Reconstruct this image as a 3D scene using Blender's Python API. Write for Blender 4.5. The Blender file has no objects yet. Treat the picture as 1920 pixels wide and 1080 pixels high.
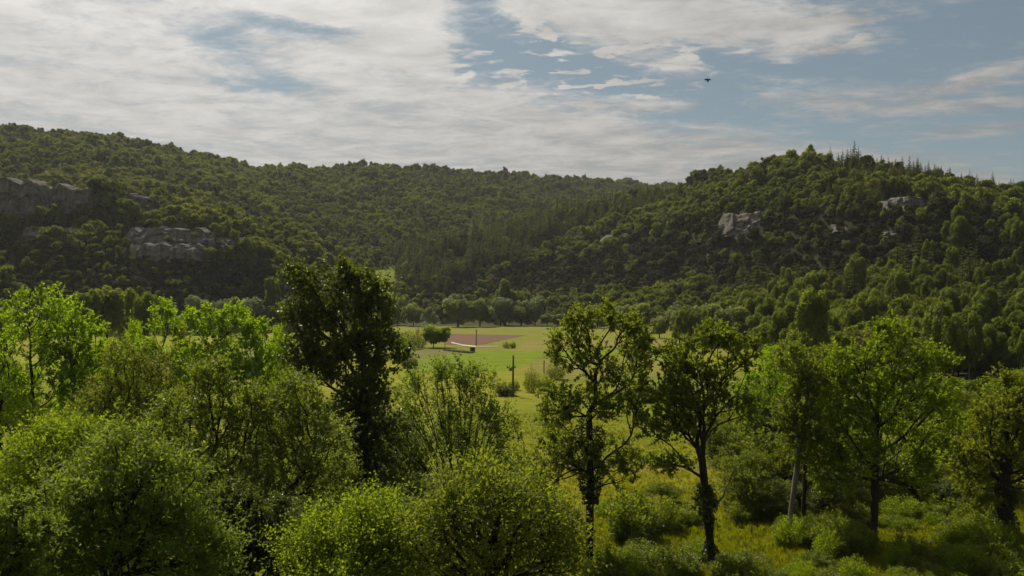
import bpy, math, random
import numpy as np
from mathutils import Vector

# ------------------------------------------------------------------ camera, sky, sun, exposure
S = bpy.context.scene
COL = S.collection
F = 1495.0            # focal length in pixels of the 1920 wide photograph
HZ = 560.0            # horizon row
EYE = 18.0            # eye height above the meadow
cam_d = bpy.data.cameras.new('camera'); cam = bpy.data.objects.new('camera', cam_d); COL.objects.link(cam)
cam_d.sensor_width = 36.0; cam_d.lens = 36.0 * F / 1920.0
cam_d.clip_start = 0.1; cam_d.clip_end = 9000
cam_d.shift_y = (HZ - 540) / 1920.0
cam.location = (0, 0, EYE); cam.rotation_euler = (math.radians(90), 0, 0)
S.camera = cam
SUN_AZ, SUN_EL = math.radians(-30), math.radians(49)
SUN_DIR = Vector((math.sin(SUN_AZ) * math.cos(SUN_EL), math.cos(SUN_AZ) * math.cos(SUN_EL), math.sin(SUN_EL)))
sun_d = bpy.data.lights.new('sun', 'SUN'); sun_d.energy = 5.0; sun_d.angle = math.radians(0.6); sun_d.color = (1.0, 0.92, 0.76)
sun = bpy.data.objects.new('sun', sun_d); COL.objects.link(sun)
sun.rotation_euler = SUN_DIR.to_track_quat('Z', 'Y').to_euler(); sun.location = (-60, 40, 120)
S.view_settings.view_transform = 'Standard'; S.view_settings.look = 'None'
S.view_settings.exposure = 0.0; S.view_settings.gamma = 1.0
S.render.engine = 'CYCLES'
S.cycles.max_bounces = 7; S.cycles.diffuse_bounces = 4; S.cycles.glossy_bounces = 1
S.cycles.transmission_bounces = 3; S.cycles.transparent_max_bounces = 4; S.cycles.volume_bounces = 0
S.cycles.use_denoising = True; S.cycles.denoiser = 'OPENIMAGEDENOISE'; S.cycles.denoising_input_passes = 'RGB_ALBEDO_NORMAL'; S.cycles.denoising_prefilter = 'ACCURATE'
S.cycles.sample_clamp_direct = 3.0; S.cycles.sample_clamp_indirect = 2.0; S.cycles.caustics_reflective = False; S.cycles.caustics_refractive = False


class NT:
    """small helper for node graphs"""
    def __init__(s, tree): s.t = tree; s.n = tree.nodes; s.l = tree.links
    def new(s, t, **kw):
        n = s.n.new(t)
        for k, v in kw.items(): setattr(n, k, v)
        return n
    def put(s, sock, v):
        if isinstance(v, bpy.types.NodeSocket): s.l.new(v, sock)
        elif v is not None: sock.default_value = v
    def m(s, op, a, b=None, c=None, clamp=False):
        n = s.new('ShaderNodeMath', operation=op); n.use_clamp = clamp
        for i, v in enumerate((a, b, c)):
            if v is not None: s.put(n.inputs[i], v)
        return n.outputs[0]
    def mix(s, f, a, b, blend='MIX'):
        n = s.new('ShaderNodeMix', data_type='RGBA', blend_type=blend)
        s.put(n.inputs[0], f); s.put(n.inputs[6], a); s.put(n.inputs[7], b)
        return n.outputs[2]
    def ramp(s, v, lo, hi, smooth=True, a=0.0, b=1.0):
        n = s.new('ShaderNodeMapRange'); n.interpolation_type = 'SMOOTHSTEP' if smooth else 'LINEAR'
        s.put(n.inputs[0], v); n.inputs[1].default_value = lo; n.inputs[2].default_value = hi
        n.inputs[3].default_value = a; n.inputs[4].default_value = b
        return n.outputs[0]
    def noise(s, vec, scale, detail=4, rough=0.55, dist=0.0):
        n = s.new('ShaderNodeTexNoise'); n.inputs['Scale'].default_value = scale
        n.inputs['Detail'].default_value = detail; n.inputs['Roughness'].default_value = rough
        n.inputs['Distortion'].default_value = dist
        s.put(n.inputs['Vector'], vec)
        return n.outputs[0]


def build_world():
    w = bpy.data.worlds.new('World'); S.world = w; w.use_nodes = True
    g = NT(w.node_tree); g.n.clear()
    out = g.new('ShaderNodeOutputWorld'); bg = g.new('ShaderNodeBackground'); g.l.new(bg.outputs[0], out.inputs[0])
    bg.inputs[1].default_value = 0.10
    sky = g.new('ShaderNodeTexSky', sky_type='NISHITA'); sky.sun_disc = False
    sky.sun_elevation = SUN_EL; sky.sun_rotation = SUN_AZ; sky.altitude = 300
    sky.air_density = 1.0; sky.dust_density = 1.6; sky.ozone_density = 1.2
    tc = g.new('ShaderNodeTexCoord'); sp = g.new('ShaderNodeSeparateXYZ'); g.l.new(tc.outputs['Generated'], sp.inputs[0])
    x, y, z = sp.outputs
    az = g.m('ARCTAN2', x, y)
    el = g.m('ARCSINE', z)
    # cloud sheet coordinates: the view direction met with a flat layer overhead
    zz = g.m('ADD', g.m('MAXIMUM', z, 0.0), 0.07)
    cv = g.new('ShaderNodeCombineXYZ'); g.put(cv.inputs[0], g.m('DIVIDE', x, zz)); g.put(cv.inputs[1], g.m('DIVIDE', y, zz))
    mp = g.new('ShaderNodeMapping'); g.l.new(cv.outputs[0], mp.inputs[0]); mp.inputs['Rotation'].default_value = (0, 0, math.radians(28)); mp.inputs['Scale'].default_value = (0.95, 1.35, 1)
    P = mp.outputs[0]
    big = g.noise(P, 0.9, 5, 0.6, 0.6)
    mid = g.noise(P, 3.4, 8, 0.66, 0.5)
    fin = g.noise(P, 11.0, 8, 0.68, 0.5)
    fbm = g.m('ADD', g.m('MULTIPLY', big, 0.32), g.m('ADD', g.m('MULTIPLY', mid, 0.36), g.m('MULTIPLY', fin, 0.32)))
    wob = g.m('SUBTRACT', g.noise(P, 1.6, 4, 0.6), 0.5)
    elw = g.m('ADD', el, g.m('MULTIPLY', wob, g.ramp(el, 0.10, 0.36, False, 0.008, 0.085)))
    azw = g.m('ADD', az, g.m('MULTIPLY', g.m('SUBTRACT', g.noise(P, 2.3, 3, 0.6), 0.5), 0.10))
    def px(u, v):
        a = (u - 960) / F; e = (HZ - v) / F
        return math.atan(a), math.atan(e / math.sqrt(1 + a * a))
    # edge of the long cloud bank, as elevation over azimuth
    fc = g.new('ShaderNodeFloatCurve'); g.put(fc.inputs['Value'], g.m('ADD', g.m('MULTIPLY', azw, 0.5 / 1.6), 0.5)); c = fc.mapping.curves[0]
    pts = [(-9000, -900), (-200, -500), (450, -320), (800, 20), (850, 150), (1000, 195), (1300, 238), (1500, 268), (1900, 335), (2300, 372)]
    cps = []
    for u, v in pts:
        a, e = px(u, v); cps.append((a / 3.2 + 0.5, max(0, e)))
    cps.append((1.0, 0.10))
    cps[0] = (0.0, 0.9); cps[1] = (px(-200, 0)[0] / 3.2 + 0.5, 0.85)
    c.points[0].location = cps[0]; c.points[1].location = cps[-1]
    for p in cps[1:-1]: c.points.new(*p)
    for p in c.points: p.handle_type = 'VECTOR'
    fc.mapping.update()
    bank = g.ramp(g.m('SUBTRACT', fc.outputs[0], elw), -0.035, 0.022)
    def blob(u, v, su, sv, rot, amp):
        a0, e0 = px(u, v); su, sv = su / F, sv / F
        da = g.m('SUBTRACT', azw, a0); de = g.m('SUBTRACT', elw, e0)
        c_, s_ = math.cos(rot), math.sin(rot)
        p = g.m('DIVIDE', g.m('ADD', g.m('MULTIPLY', da, c_), g.m('MULTIPLY', de, s_)), su)
        q = g.m('DIVIDE', g.m('SUBTRACT', g.m('MULTIPLY', de, c_), g.m('MULTIPLY', da, s_)), sv)
        r = g.m('ADD', g.m('MULTIPLY', p, p), g.m('MULTIPLY', q, q))
        return g.m('MULTIPLY', g.m('EXPONENT', g.m('MULTIPLY', r, -1.0)), amp)
    tot = g.m('MULTIPLY', bank, 0.64)
    for b in [(770, 20, 90, 60, -0.5, 0.75), (640, 20, 160, 45, 0, 0.5), (740, 86, 130, 22, 0.05, 0.55), (985, 8, 90, 34, -0.2, 0.6), (1120, 12, 110, 34, -0.2, 0.5),
              (1290, 35, 190, 48, -0.1, 0.85), (1480, 72, 170, 26, -0.08, 0.5), (1120, 85, 120, 40, -0.35, 0.5), (1240, 125, 90, 26, -0.3, 0.42), (1050, 155, 110, 32, 0.0, 0.42),
              (1210, 192, 75, 12, -0.05, 0.55), (1620, 188, 190, 38, -0.1, 0.42), (1860, 138, 110, 16, 0.1, 0.45), (1765, 254, 60, 9, 0, 0.4), (1890, 248, 80, 14, 0, 0.35),
              (1700, 5, 260, 26, 0, 0.28), (740, 120, 40, 9, 0, 0.4), (1900, 178, 110, 10, 0, 0.35),
              (590, 62, 150, 24, -0.05, -0.72), (520, 156, 80, 14, 0, -0.55), (430, 92, 70, 26, -0.3, -0.4), (60, 80, 90, 30, 0, -0.12)]:
        tot = g.m('ADD', tot, blob(*b))
    # small ripples of broken high cloud
    rip = g.ramp(g.noise(P, 7.0, 3, 0.55, 0.4), 0.50, 0.66)
    zone = g.m('ADD', g.m('ADD', blob(1130, 110, 190, 60, -0.3, 0.5), blob(1050, 155, 150, 36, 0, 0.45)), g.m('ADD', blob(820, 110, 140, 40, 0, 0.35), blob(1480, 70, 200, 40, 0, 0.35)))
    tot = g.m('ADD', tot, g.m('MULTIPLY', zone, g.m('SUBTRACT', g.m('MULTIPLY', rip, 1.9), 0.55)))
    # elsewhere in the sky broken cloud goes on
    out_of_frame = g.m('MAXIMUM', g.ramp(az, 0.66, 0.95), g.ramp(el, 0.42, 0.62))
    tot = g.m('ADD', tot, g.m('MULTIPLY', out_of_frame, 0.28))
    d = g.m('ADD', tot, g.m('MULTIPLY', g.m('SUBTRACT', fbm, 0.5), 2.7))
    cover = g.ramp(d, 0.04, 0.74)
    # cloud brightness: thin parts and parts towards the sun are brighter
    sd = g.new('ShaderNodeVectorMath', operation='DOT_PRODUCT'); g.l.new(tc.outputs['Generated'], sd.inputs[0]); sd.inputs[1].default_value = SUN_DIR
    tosun = g.m('POWER', g.m('MAXIMUM', sd.outputs['Value'], 0.0), 3.0)
    tex = g.ramp(g.m('ADD', g.m('MULTIPLY', mid, 0.6), g.m('MULTIPLY', g.noise(P, 4.5, 5, 0.6), 0.4)), 0.33, 0.66)
    lum = g.m('ADD', g.m('ADD', 2.55, g.m('MULTIPLY', tosun, 5.5)), g.m('MULTIPLY', g.m('SUBTRACT', tex, 0.5), 1.8))
    lum = g.m('MULTIPLY', lum, g.ramp(el, 0.0, 0.34, False, 0.86, 1.16))
    cc = g.new('ShaderNodeCombineColor'); g.put(cc.inputs[0], g.m('MULTIPLY', lum, 1.03)); g.put(cc.inputs[1], lum); g.put(cc.inputs[2], g.m('MULTIPLY', lum, 0.96))
    skyc = g.mix(1.0, sky.outputs[0], (0.36, 0.40, 0.38, 1), 'MULTIPLY')
    skyc = g.mix(1.0, skyc, (0.80, 1.0, 1.04, 1), 'ADD')      # thin high veil
    g.put(bg.inputs[0], g.mix(cover, skyc, cc.outputs[0]))
    w.cycles.sampling_method = 'MANUAL'; w.cycles.sample_map_resolution = 512
build_world()

# ------------------------------------------------------------------ helpers
def lattice(ix, iy, seed):
    h = (ix.astype(np.int64) * 374761393 + iy.astype(np.int64) * 668265263 + seed * 974711) & 0xffffffff
    h = ((h ^ (h >> 13)) * 1274126177) & 0xffffffff
    return ((h ^ (h >> 16)) & 0xffff) / 65535.0
def vnoise(x, y, seed=0):
    x = np.asarray(x, float); y = np.asarray(y, float)
    ix, iy = np.floor(x), np.floor(y); fx, fy = x - ix, y - iy
    fx = fx * fx * (3 - 2 * fx); fy = fy * fy * (3 - 2 * fy)
    a = lattice(ix, iy, seed); b = lattice(ix + 1, iy, seed); c = lattice(ix, iy + 1, seed); d = lattice(ix + 1, iy + 1, seed)
    return (a + (b - a) * fx) * (1 - fy) + (c + (d - c) * fx) * fy
def fbm(x, y, seed=0, o=4):
    t = 0; a = 0.5
    for k in range(o):
        t = t + a * vnoise(x * 2 ** k, y * 2 ** k, seed + k); a *= 0.5
    return t / (1 - 0.5 ** o)
def sstep(t): t = np.clip(t, 0, 1); return t * t * (3 - 2 * t)

def make_mesh(name, V, Q, mats=(), midx=None, smooth=False):
    V = np.asarray(V, np.float32); Q = np.asarray(Q, np.int32)
    k = Q.shape[1]
    me = bpy.data.meshes.new(name)
    me.vertices.add(len(V)); me.vertices.foreach_set('co', V.ravel())
    me.loops.add(Q.size); me.loops.foreach_set('vertex_index', Q.ravel())
    me.polygons.add(len(Q)); me.polygons.foreach_set('loop_start', np.arange(0, Q.size, k, dtype=np.int32))
    me.polygons.foreach_set('use_smooth', np.full(len(Q), smooth))
    for m in mats: me.materials.append(m)
    if midx is not None: me.polygons.foreach_set('material_index', np.asarray(midx, np.int32))
    me.update(calc_edges=True)
    return me
def link(name, data, parent=None, loc=None):
    o = bpy.data.objects.new(name, data); COL.objects.link(o)
    if parent is not None: o.parent = parent
    if loc is not None: o.location = loc
    return o
def tag(o, label=None, cat=None, group=None, kind=None):
    for k, v in (('label', label), ('category', cat), ('group', group), ('kind', kind)):
        if v: o[k] = v
    return o

# ------------------------------------------------------------------ the lie of the land
def U_of(x, y): return 960 + F * x / np.maximum(y, 1.0)
def zat(v, Y): return EYE + (HZ - v) / F * Y
R_U = [500, 640, 700, 760, 850, 1000, 1130, 1240, 1400, 1540, 1650, 1750, 1920, 2300, 2900]
R_K = [  # foot, bottom and top of the steep band, ridge
    ([640, 610, 585, 560, 545, 530, 490, 400, 300, 245, 215, 190, 168, 150, 130], [588, 590, 590, 592, 593, 594, 597, 605, 650, 670, 685, 702, 720, 740, 767]),
    ([646, 622, 604, 590, 590, 590, 560, 500, 410, 370, 340, 315, 290, 270, 250], [592, 590, 585, 560, 552, 548, 548, 550, 546, 532, 534, 538, 560, 580, 600]),
    ([654, 640, 625, 630, 655, 680, 640, 560, 448, 408, 378, 350, 335, 320, 300], [596, 592, 580, 530, 500, 456, 440, 430, 402, 392, 400, 408, 440, 500, 550]),
    ([660, 650, 640, 655, 700, 745, 740, 680, 560, 500, 480, 465, 440, 400, 360], [600, 590, 575, 508, 458, 410, 384, 362, 328, 312, 318, 328, 366, 440, 520]),
]
L_U = [-900, -200, 0, 200, 400, 550, 680, 780]
L_K = [  # (Y list, v list) foot, lower shelf bottom/top, cliff bottom/top, crest
    ([330, 340, 350, 360, 385, 420, 500, 560], [630, 633, 635, 634, 628, 622, 612, 606]),
    ([385, 390, 395, 400, 418, 450, 520, 575], [480, 485, 490, 490, 502, 520, 570, 603]),
    ([390, 395, 400, 408, 432, 458, 530, 580], [462, 465, 468, 462, 436, 500, 560, 602]),
    ([415, 420, 426, 436, 450, 490, 545, 590], [405, 410, 418, 426, 430, 468, 545, 600]),
    ([423, 429, 435, 445, 462, 502, 556, 600], [325, 335, 348, 372, 412, 455, 538, 600]),
    ([455, 460, 470, 482, 505, 545, 575, 610], [318, 326, 338, 358, 396, 436, 532, 600]),
]
B_U = [-900, 0, 200, 400, 480, 600, 700, 800, 900, 1130, 1240, 1600]
B_K = [
    ([430, 430, 440, 470, 500, 520, 545, 560, 600, 700, 750, 750], [620, 610, 606, 610, 606, 603, 600, 600, 598, 590, 590, 590]),
    ([480, 490, 500, 520, 560, 600, 620, 640, 700, 850, 900, 900], [420, 400, 420, 450, 470, 510, 545, 545, 530, 480, 470, 470]),
    ([860, 860, 890, 960, 1000, 1050, 1100, 1150, 1200, 1350, 1400, 1400], [212, 246, 266, 298, 314, 316, 318, 322, 328, 344, 352, 380]),
]
def knots(u, y, KU, KK, fall, pre=True):
    """height of a hillside given by (distance, row) knots over the column u"""
    Yk = [np.interp(u, KU, k[0]) for k in KK]; Zk = [zat(np.interp(u, KU, k[1]), Yk[i]) for i, k in enumerate(KK)]
    z = np.where(y < Yk[0], Zk[0] - (Yk[0] - y) * 0.5, 0.0)
    for i in range(len(Yk) - 1):
        t = (y - Yk[i]) / (Yk[i + 1] - Yk[i])
        z = np.where((t >= 0) & (t <= 1), Zk[i] + (Zk[i + 1] - Zk[i]) * t, z)
    over = y - Yk[-1]
    return np.where(over > 0, Zk[-1] - over * fall, z)
def height(x, y):
    x = np.asarray(x, float); y = np.asarray(y, float)
    u = np.clip(U_of(x, y), -900, 2900)
    near = np.clip(48 - y, 0, 140)
    valley = near * 0.27 + (fbm(x / 60, y / 60, 3, 2) - 0.5) * 0.5
    valley = valley + np.clip(y - 560, 0, 2000) * 0.004
    zr = knots(u, y, R_U, R_K, 0.22)
    zl = knots(u, y, L_U, L_K, 0.35); zl = np.where(u > 770, -50, zl)
    zb = knots(u, y, B_U, B_K, 0.12)
    zf = 300 * np.exp(-((u - 1172) / 120.0) ** 2 * 0.5) * np.exp(-((y - 1950) / 260.0) ** 2)
    hill = np.maximum(np.maximum(zr, zl), np.maximum(zb, zf))
    relief = (fbm(x / 70, y / 70, 11, 3) - 0.5) * 14 + (fbm(x / 22, y / 22, 5, 2) - 0.5) * 3.5
    hill = hill + relief * np.clip(hill / 45.0, 0, 1)
    hill = np.where(y < 100, -50, hill)
    k = 1.2                                              # smooth join of meadow and slopes
    m = np.maximum(hill, valley); dd = np.abs(hill - valley)
    return m + np.where(dd < 6 * k, k * np.exp(-dd / k) * 0.6, 0)
def hit(u, v, y0=20.0, y1=2200.0):
    """where the sight line through a photograph pixel meets the land"""
    Y = np.exp(np.linspace(math.log(y0), math.log(y1), 2600))
    X = (u - 960) / F * Y
    below = height(X, Y) >= EYE + (HZ - v) / F * Y
    i = int(np.argmax(below)) if below.any() else len(Y) - 1
    return float(X[i]), float(Y[i])
def ground(u, Y):
    x = (u - 960) / F * Y
    return x, Y, float(height(x, Y))

# ------------------------------------------------------------------ materials
def new_mat(name):
    m = bpy.data.materials.new(name); m.use_nodes = True; g = NT(m.node_tree); g.n.clear()
    out = g.new('ShaderNodeOutputMaterial')
    return m, g, out
def leaf_mat(name, a, b, trans, tfac=0.5, rough=0.55, spec=0.22, patch=0.012, spread=0.5, fine=True):
    """leaf colour between a and b; trans is the colour of light coming through"""
    m, g, out = new_mat(name)
    oi = g.new('ShaderNodeObjectInfo'); ge = g.new('ShaderNodeNewGeometry')
    nz = g.noise(oi.outputs['Location'], patch, 2)
    f = g.m('ADD', g.m('MULTIPLY', oi.outputs['Random'], 0.5), g.m('MULTIPLY', g.ramp(nz, 0.38, 0.62), 0.6))
    if fine:
        tcn = g.new('ShaderNodeTexCoord')
        cl = g.noise(tcn.outputs['Object'], 0.9, 2)
        f = g.m('ADD', g.m('MULTIPLY', f, 0.45), g.m('MULTIPLY', g.ramp(cl, 0.3, 0.7), 0.35))
        f = g.m('ADD', f, g.m('MULTIPLY', ge.outputs['Random Per Island'], 0.3))
    val = g.m('ADD', 1.0 - spread / 2, g.m('MULTIPLY', ge.outputs['Random Per Island'] if fine else g.noise(ge.outputs['Position'], 0.35, 2), spread))
    def scaled(c):
        n = g.new('ShaderNodeVectorMath', operation='SCALE'); g.put(n.inputs[0], c); g.put(n.inputs['Scale'], val); return n.outputs[0]
    col = scaled(g.mix(f, (*a, 1), (*b, 1)))
    tb = tuple(0.5 * t + 0.5 * t * (bb / max(aa, 1e-4)) for t, aa, bb in zip(trans, a, b))
    tcol = scaled(g.mix(f, (*trans, 1), (*tb, 1)))
    p = g.new('ShaderNodeBsdfPrincipled'); g.put(p.inputs['Base Color'], col); p.inputs['Roughness'].default_value = rough
    p.inputs['Specular IOR Level'].default_value = spec
    tr = g.new('ShaderNodeBsdfTranslucent'); g.put(tr.inputs[0], tcol)
    ms = g.new('ShaderNodeMixShader'); ms.inputs[0].default_value = tfac
    g.l.new(p.outputs[0], ms.inputs[1]); g.l.new(tr.outputs[0], ms.inputs[2]); g.l.new(ms.outputs[0], out.inputs[0])
    return m
def plain_mat(name, a, b, scale=3.0, rough=0.85, bump=0.3, spec=0.2, coord='Object', stretch=(1, 1, 1)):
    m, g, out = new_mat(name)
    tcn = g.new('ShaderNodeTexCoord'); mp = g.new('ShaderNodeMapping'); g.l.new(tcn.outputs[coord], mp.inputs[0]); mp.inputs['Scale'].default_value = stretch
    nz = g.noise(mp.outputs[0], scale, 6, 0.6)
    p = g.new('ShaderNodeBsdfPrincipled'); g.put(p.inputs['Base Color'], g.mix(g.ramp(nz, 0.3, 0.7), (*a, 1), (*b, 1)))
    p.inputs['Roughness'].default_value = rough; p.inputs['Specular IOR Level'].default_value = spec
    if bump:
        bp = g.new('ShaderNodeBump'); bp.inputs['Strength'].default_value = bump; bp.inputs['Distance'].default_value = 0.1
        g.put(bp.inputs['Height'], nz); g.l.new(bp.outputs[0], p.inputs['Normal'])
    g.l.new(p.outputs[0], out.inputs[0])
    return m
LM = {
    # name: a, b (reflected), through-light
    'locust': leaf_mat('bright_locust_leaf', (0.070, 0.114, 0.005), (0.110, 0.152, 0.006), (0.328, 0.500, 0.006), 0.6),
    'oak': leaf_mat('oak_leaf', (0.057, 0.081, 0.009), (0.101, 0.118, 0.014), (0.247, 0.324, 0.011), 0.5, 0.45, 0.3),
    'pale': leaf_mat('pale_green_leaf', (0.075, 0.100, 0.013), (0.120, 0.139, 0.020), (0.269, 0.347, 0.016), 0.5, 0.42, 0.35),
    'olive': leaf_mat('olive_green_leaf', (0.062, 0.081, 0.010), (0.104, 0.109, 0.018), (0.228, 0.282, 0.014), 0.5),
    'dark': leaf_mat('dark_green_leaf', (0.031, 0.048, 0.007), (0.066, 0.084, 0.012), (0.138, 0.187, 0.010), 0.42, 0.42, 0.4),
    'silver': leaf_mat('silvery_green_leaf', (0.085, 0.117, 0.018), (0.124, 0.154, 0.030), (0.269, 0.359, 0.022), 0.5, 0.55, 0.25),
    'lime': leaf_mat('yellow_green_leaf', (0.079, 0.114, 0.006), (0.118, 0.146, 0.009), (0.308, 0.424, 0.008), 0.56),
    'gold': leaf_mat('golden_green_leaf', (0.089, 0.114, 0.008), (0.124, 0.133, 0.012), (0.298, 0.359, 0.010), 0.52),
    'fresh': leaf_mat('fresh_green_leaf', (0.085, 0.108, 0.012), (0.120, 0.138, 0.020), (0.28, 0.34, 0.014), 0.52, 0.55, 0.22),
    'ivy': leaf_mat('ivy_leaf', (0.014, 0.024, 0.005), (0.029, 0.042, 0.010), (0.040, 0.060, 0.006), 0.25, 0.4, 0.4),
}
FM = {
    'hill': leaf_mat('hillside_broadleaf', (0.055, 0.082, 0.012), (0.110, 0.133, 0.020), (0.219, 0.282, 0.018), 0.5, 0.7, 0.1, 0.012, 0.6, False),
    'lime': leaf_mat('hillside_yellow_leaf', (0.095, 0.114, 0.014), (0.129, 0.136, 0.022), (0.259, 0.293, 0.018), 0.48, 0.7, 0.1, 0.012, 0.6, False),
    'pine': leaf_mat('conifer_needles', (0.044, 0.061, 0.018), (0.078, 0.091, 0.026), (0.139, 0.174, 0.022), 0.42, 0.7, 0.1, 0.012, 0.5, False),
    'willow': leaf_mat('willow_foliage', (0.120, 0.155, 0.070), (0.181, 0.212, 0.112), (0.269, 0.339, 0.096), 0.45, 0.6, 0.2, 0.02, 0.5, False),
    'river': leaf_mat('riverside_foliage', (0.054, 0.082, 0.008), (0.097, 0.119, 0.013), (0.219, 0.293, 0.010), 0.5, 0.6, 0.15, 0.02, 0.5, False),
    'bank': leaf_mat('bankside_foliage', (0.081, 0.110, 0.031), (0.137, 0.160, 0.050), (0.293, 0.350, 0.042), 0.5, 0.55, 0.2, 0.02, 0.5, False),
    'dark_shade': leaf_mat('dark_shade_foliage', (0.022, 0.028, 0.009), (0.045, 0.052, 0.014), (0.06, 0.07, 0.010), 0.3, 0.7, 0.1, 0.012, 0.6, False),  # dark leaf tone: slope shade put into colour, plus scattered darker trees
    'rust': leaf_mat('rusty_foliage', (0.085, 0.065, 0.018), (0.095, 0.087, 0.022), (0.179, 0.152, 0.025), 0.42, 0.6, 0.2, 0.02, 0.5, False),
}
BARK = plain_mat('dark_bark', (0.016, 0.013, 0.009), (0.042, 0.036, 0.026), 6, 0.9, 0.6, 0.2, 'Object', (1, 1, 0.25))
BARK_PALE = plain_mat('pale_bark', (0.11, 0.10, 0.075), (0.21, 0.19, 0.15), 5, 0.9, 0.5, 0.2, 'Object', (1, 1, 0.3))
WOOD = plain_mat('weathered_pole_wood', (0.045, 0.036, 0.028), (0.10, 0.085, 0.068), 8, 0.9, 0.4, 0.2, 'Object', (1, 1, 0.1))
METAL = plain_mat('grey_painted_metal', (0.10, 0.10, 0.10), (0.16, 0.16, 0.155), 10, 0.5, 0.1, 0.4)
SOIL = plain_mat('ploughed_soil', (0.115, 0.062, 0.040), (0.165, 0.095, 0.062), 0.45, 0.95, 0.6, 0.1, 'Object', (0.35, 2.4, 1))
GRAVEL = plain_mat('pale_gravel', (0.42, 0.38, 0.31), (0.58, 0.53, 0.45), 1.5, 0.95, 0.2, 0.1)
DARKSTONE = plain_mat('dark_wet_stone', (0.04, 0.036, 0.034), (0.09, 0.08, 0.075), 4, 0.9, 0.4, 0.1)
def rock_mat(name='limestone', lo=(0.065, 0.063, 0.058), hi=(0.165, 0.16, 0.148)):
    m, g, out = new_mat(name)
    tcn = g.new('ShaderNodeTexCoord'); P = tcn.outputs['Object']
    mp = g.new('ShaderNodeMapping'); g.l.new(P, mp.inputs[0]); mp.inputs['Scale'].default_value = (1, 1, 0.35)
    streak = g.noise(mp.outputs[0], 0.55, 6, 0.65); blot = g.noise(P, 0.14, 5, 0.6); fin = g.noise(P, 2.0, 5, 0.6)
    col = g.mix(g.ramp(streak, 0.34, 0.62), (*lo, 1), (*hi, 1))
    col = g.mix(g.ramp(blot, 0.52, 0.66), col, (0.075, 0.078, 0.045, 1))
    col = g.mix(g.m('MULTIPLY', fin, 0.35), col, (0.32, 0.27, 0.21, 1))
    p = g.new('ShaderNodeBsdfPrincipled'); g.put(p.inputs['Base Color'], col); p.inputs['Roughness'].default_value = 0.95; p.inputs['Specular IOR Level'].default_value = 0.1
    bp = g.new('ShaderNodeBump'); bp.inputs['Strength'].default_value = 0.9; bp.inputs['Distance'].default_value = 0.9
    g.put(bp.inputs['Height'], g.m('ADD', streak, fin)); g.l.new(bp.outputs[0], p.inputs['Normal']); g.l.new(p.outputs[0], out.inputs[0])
    return m
ROCK = rock_mat()
ROCK_DARK = rock_mat('grey_limestone', (0.055, 0.054, 0.054), (0.165, 0.16, 0.158))  # slightly darker, cooler limestone tone for the left hill

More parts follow.
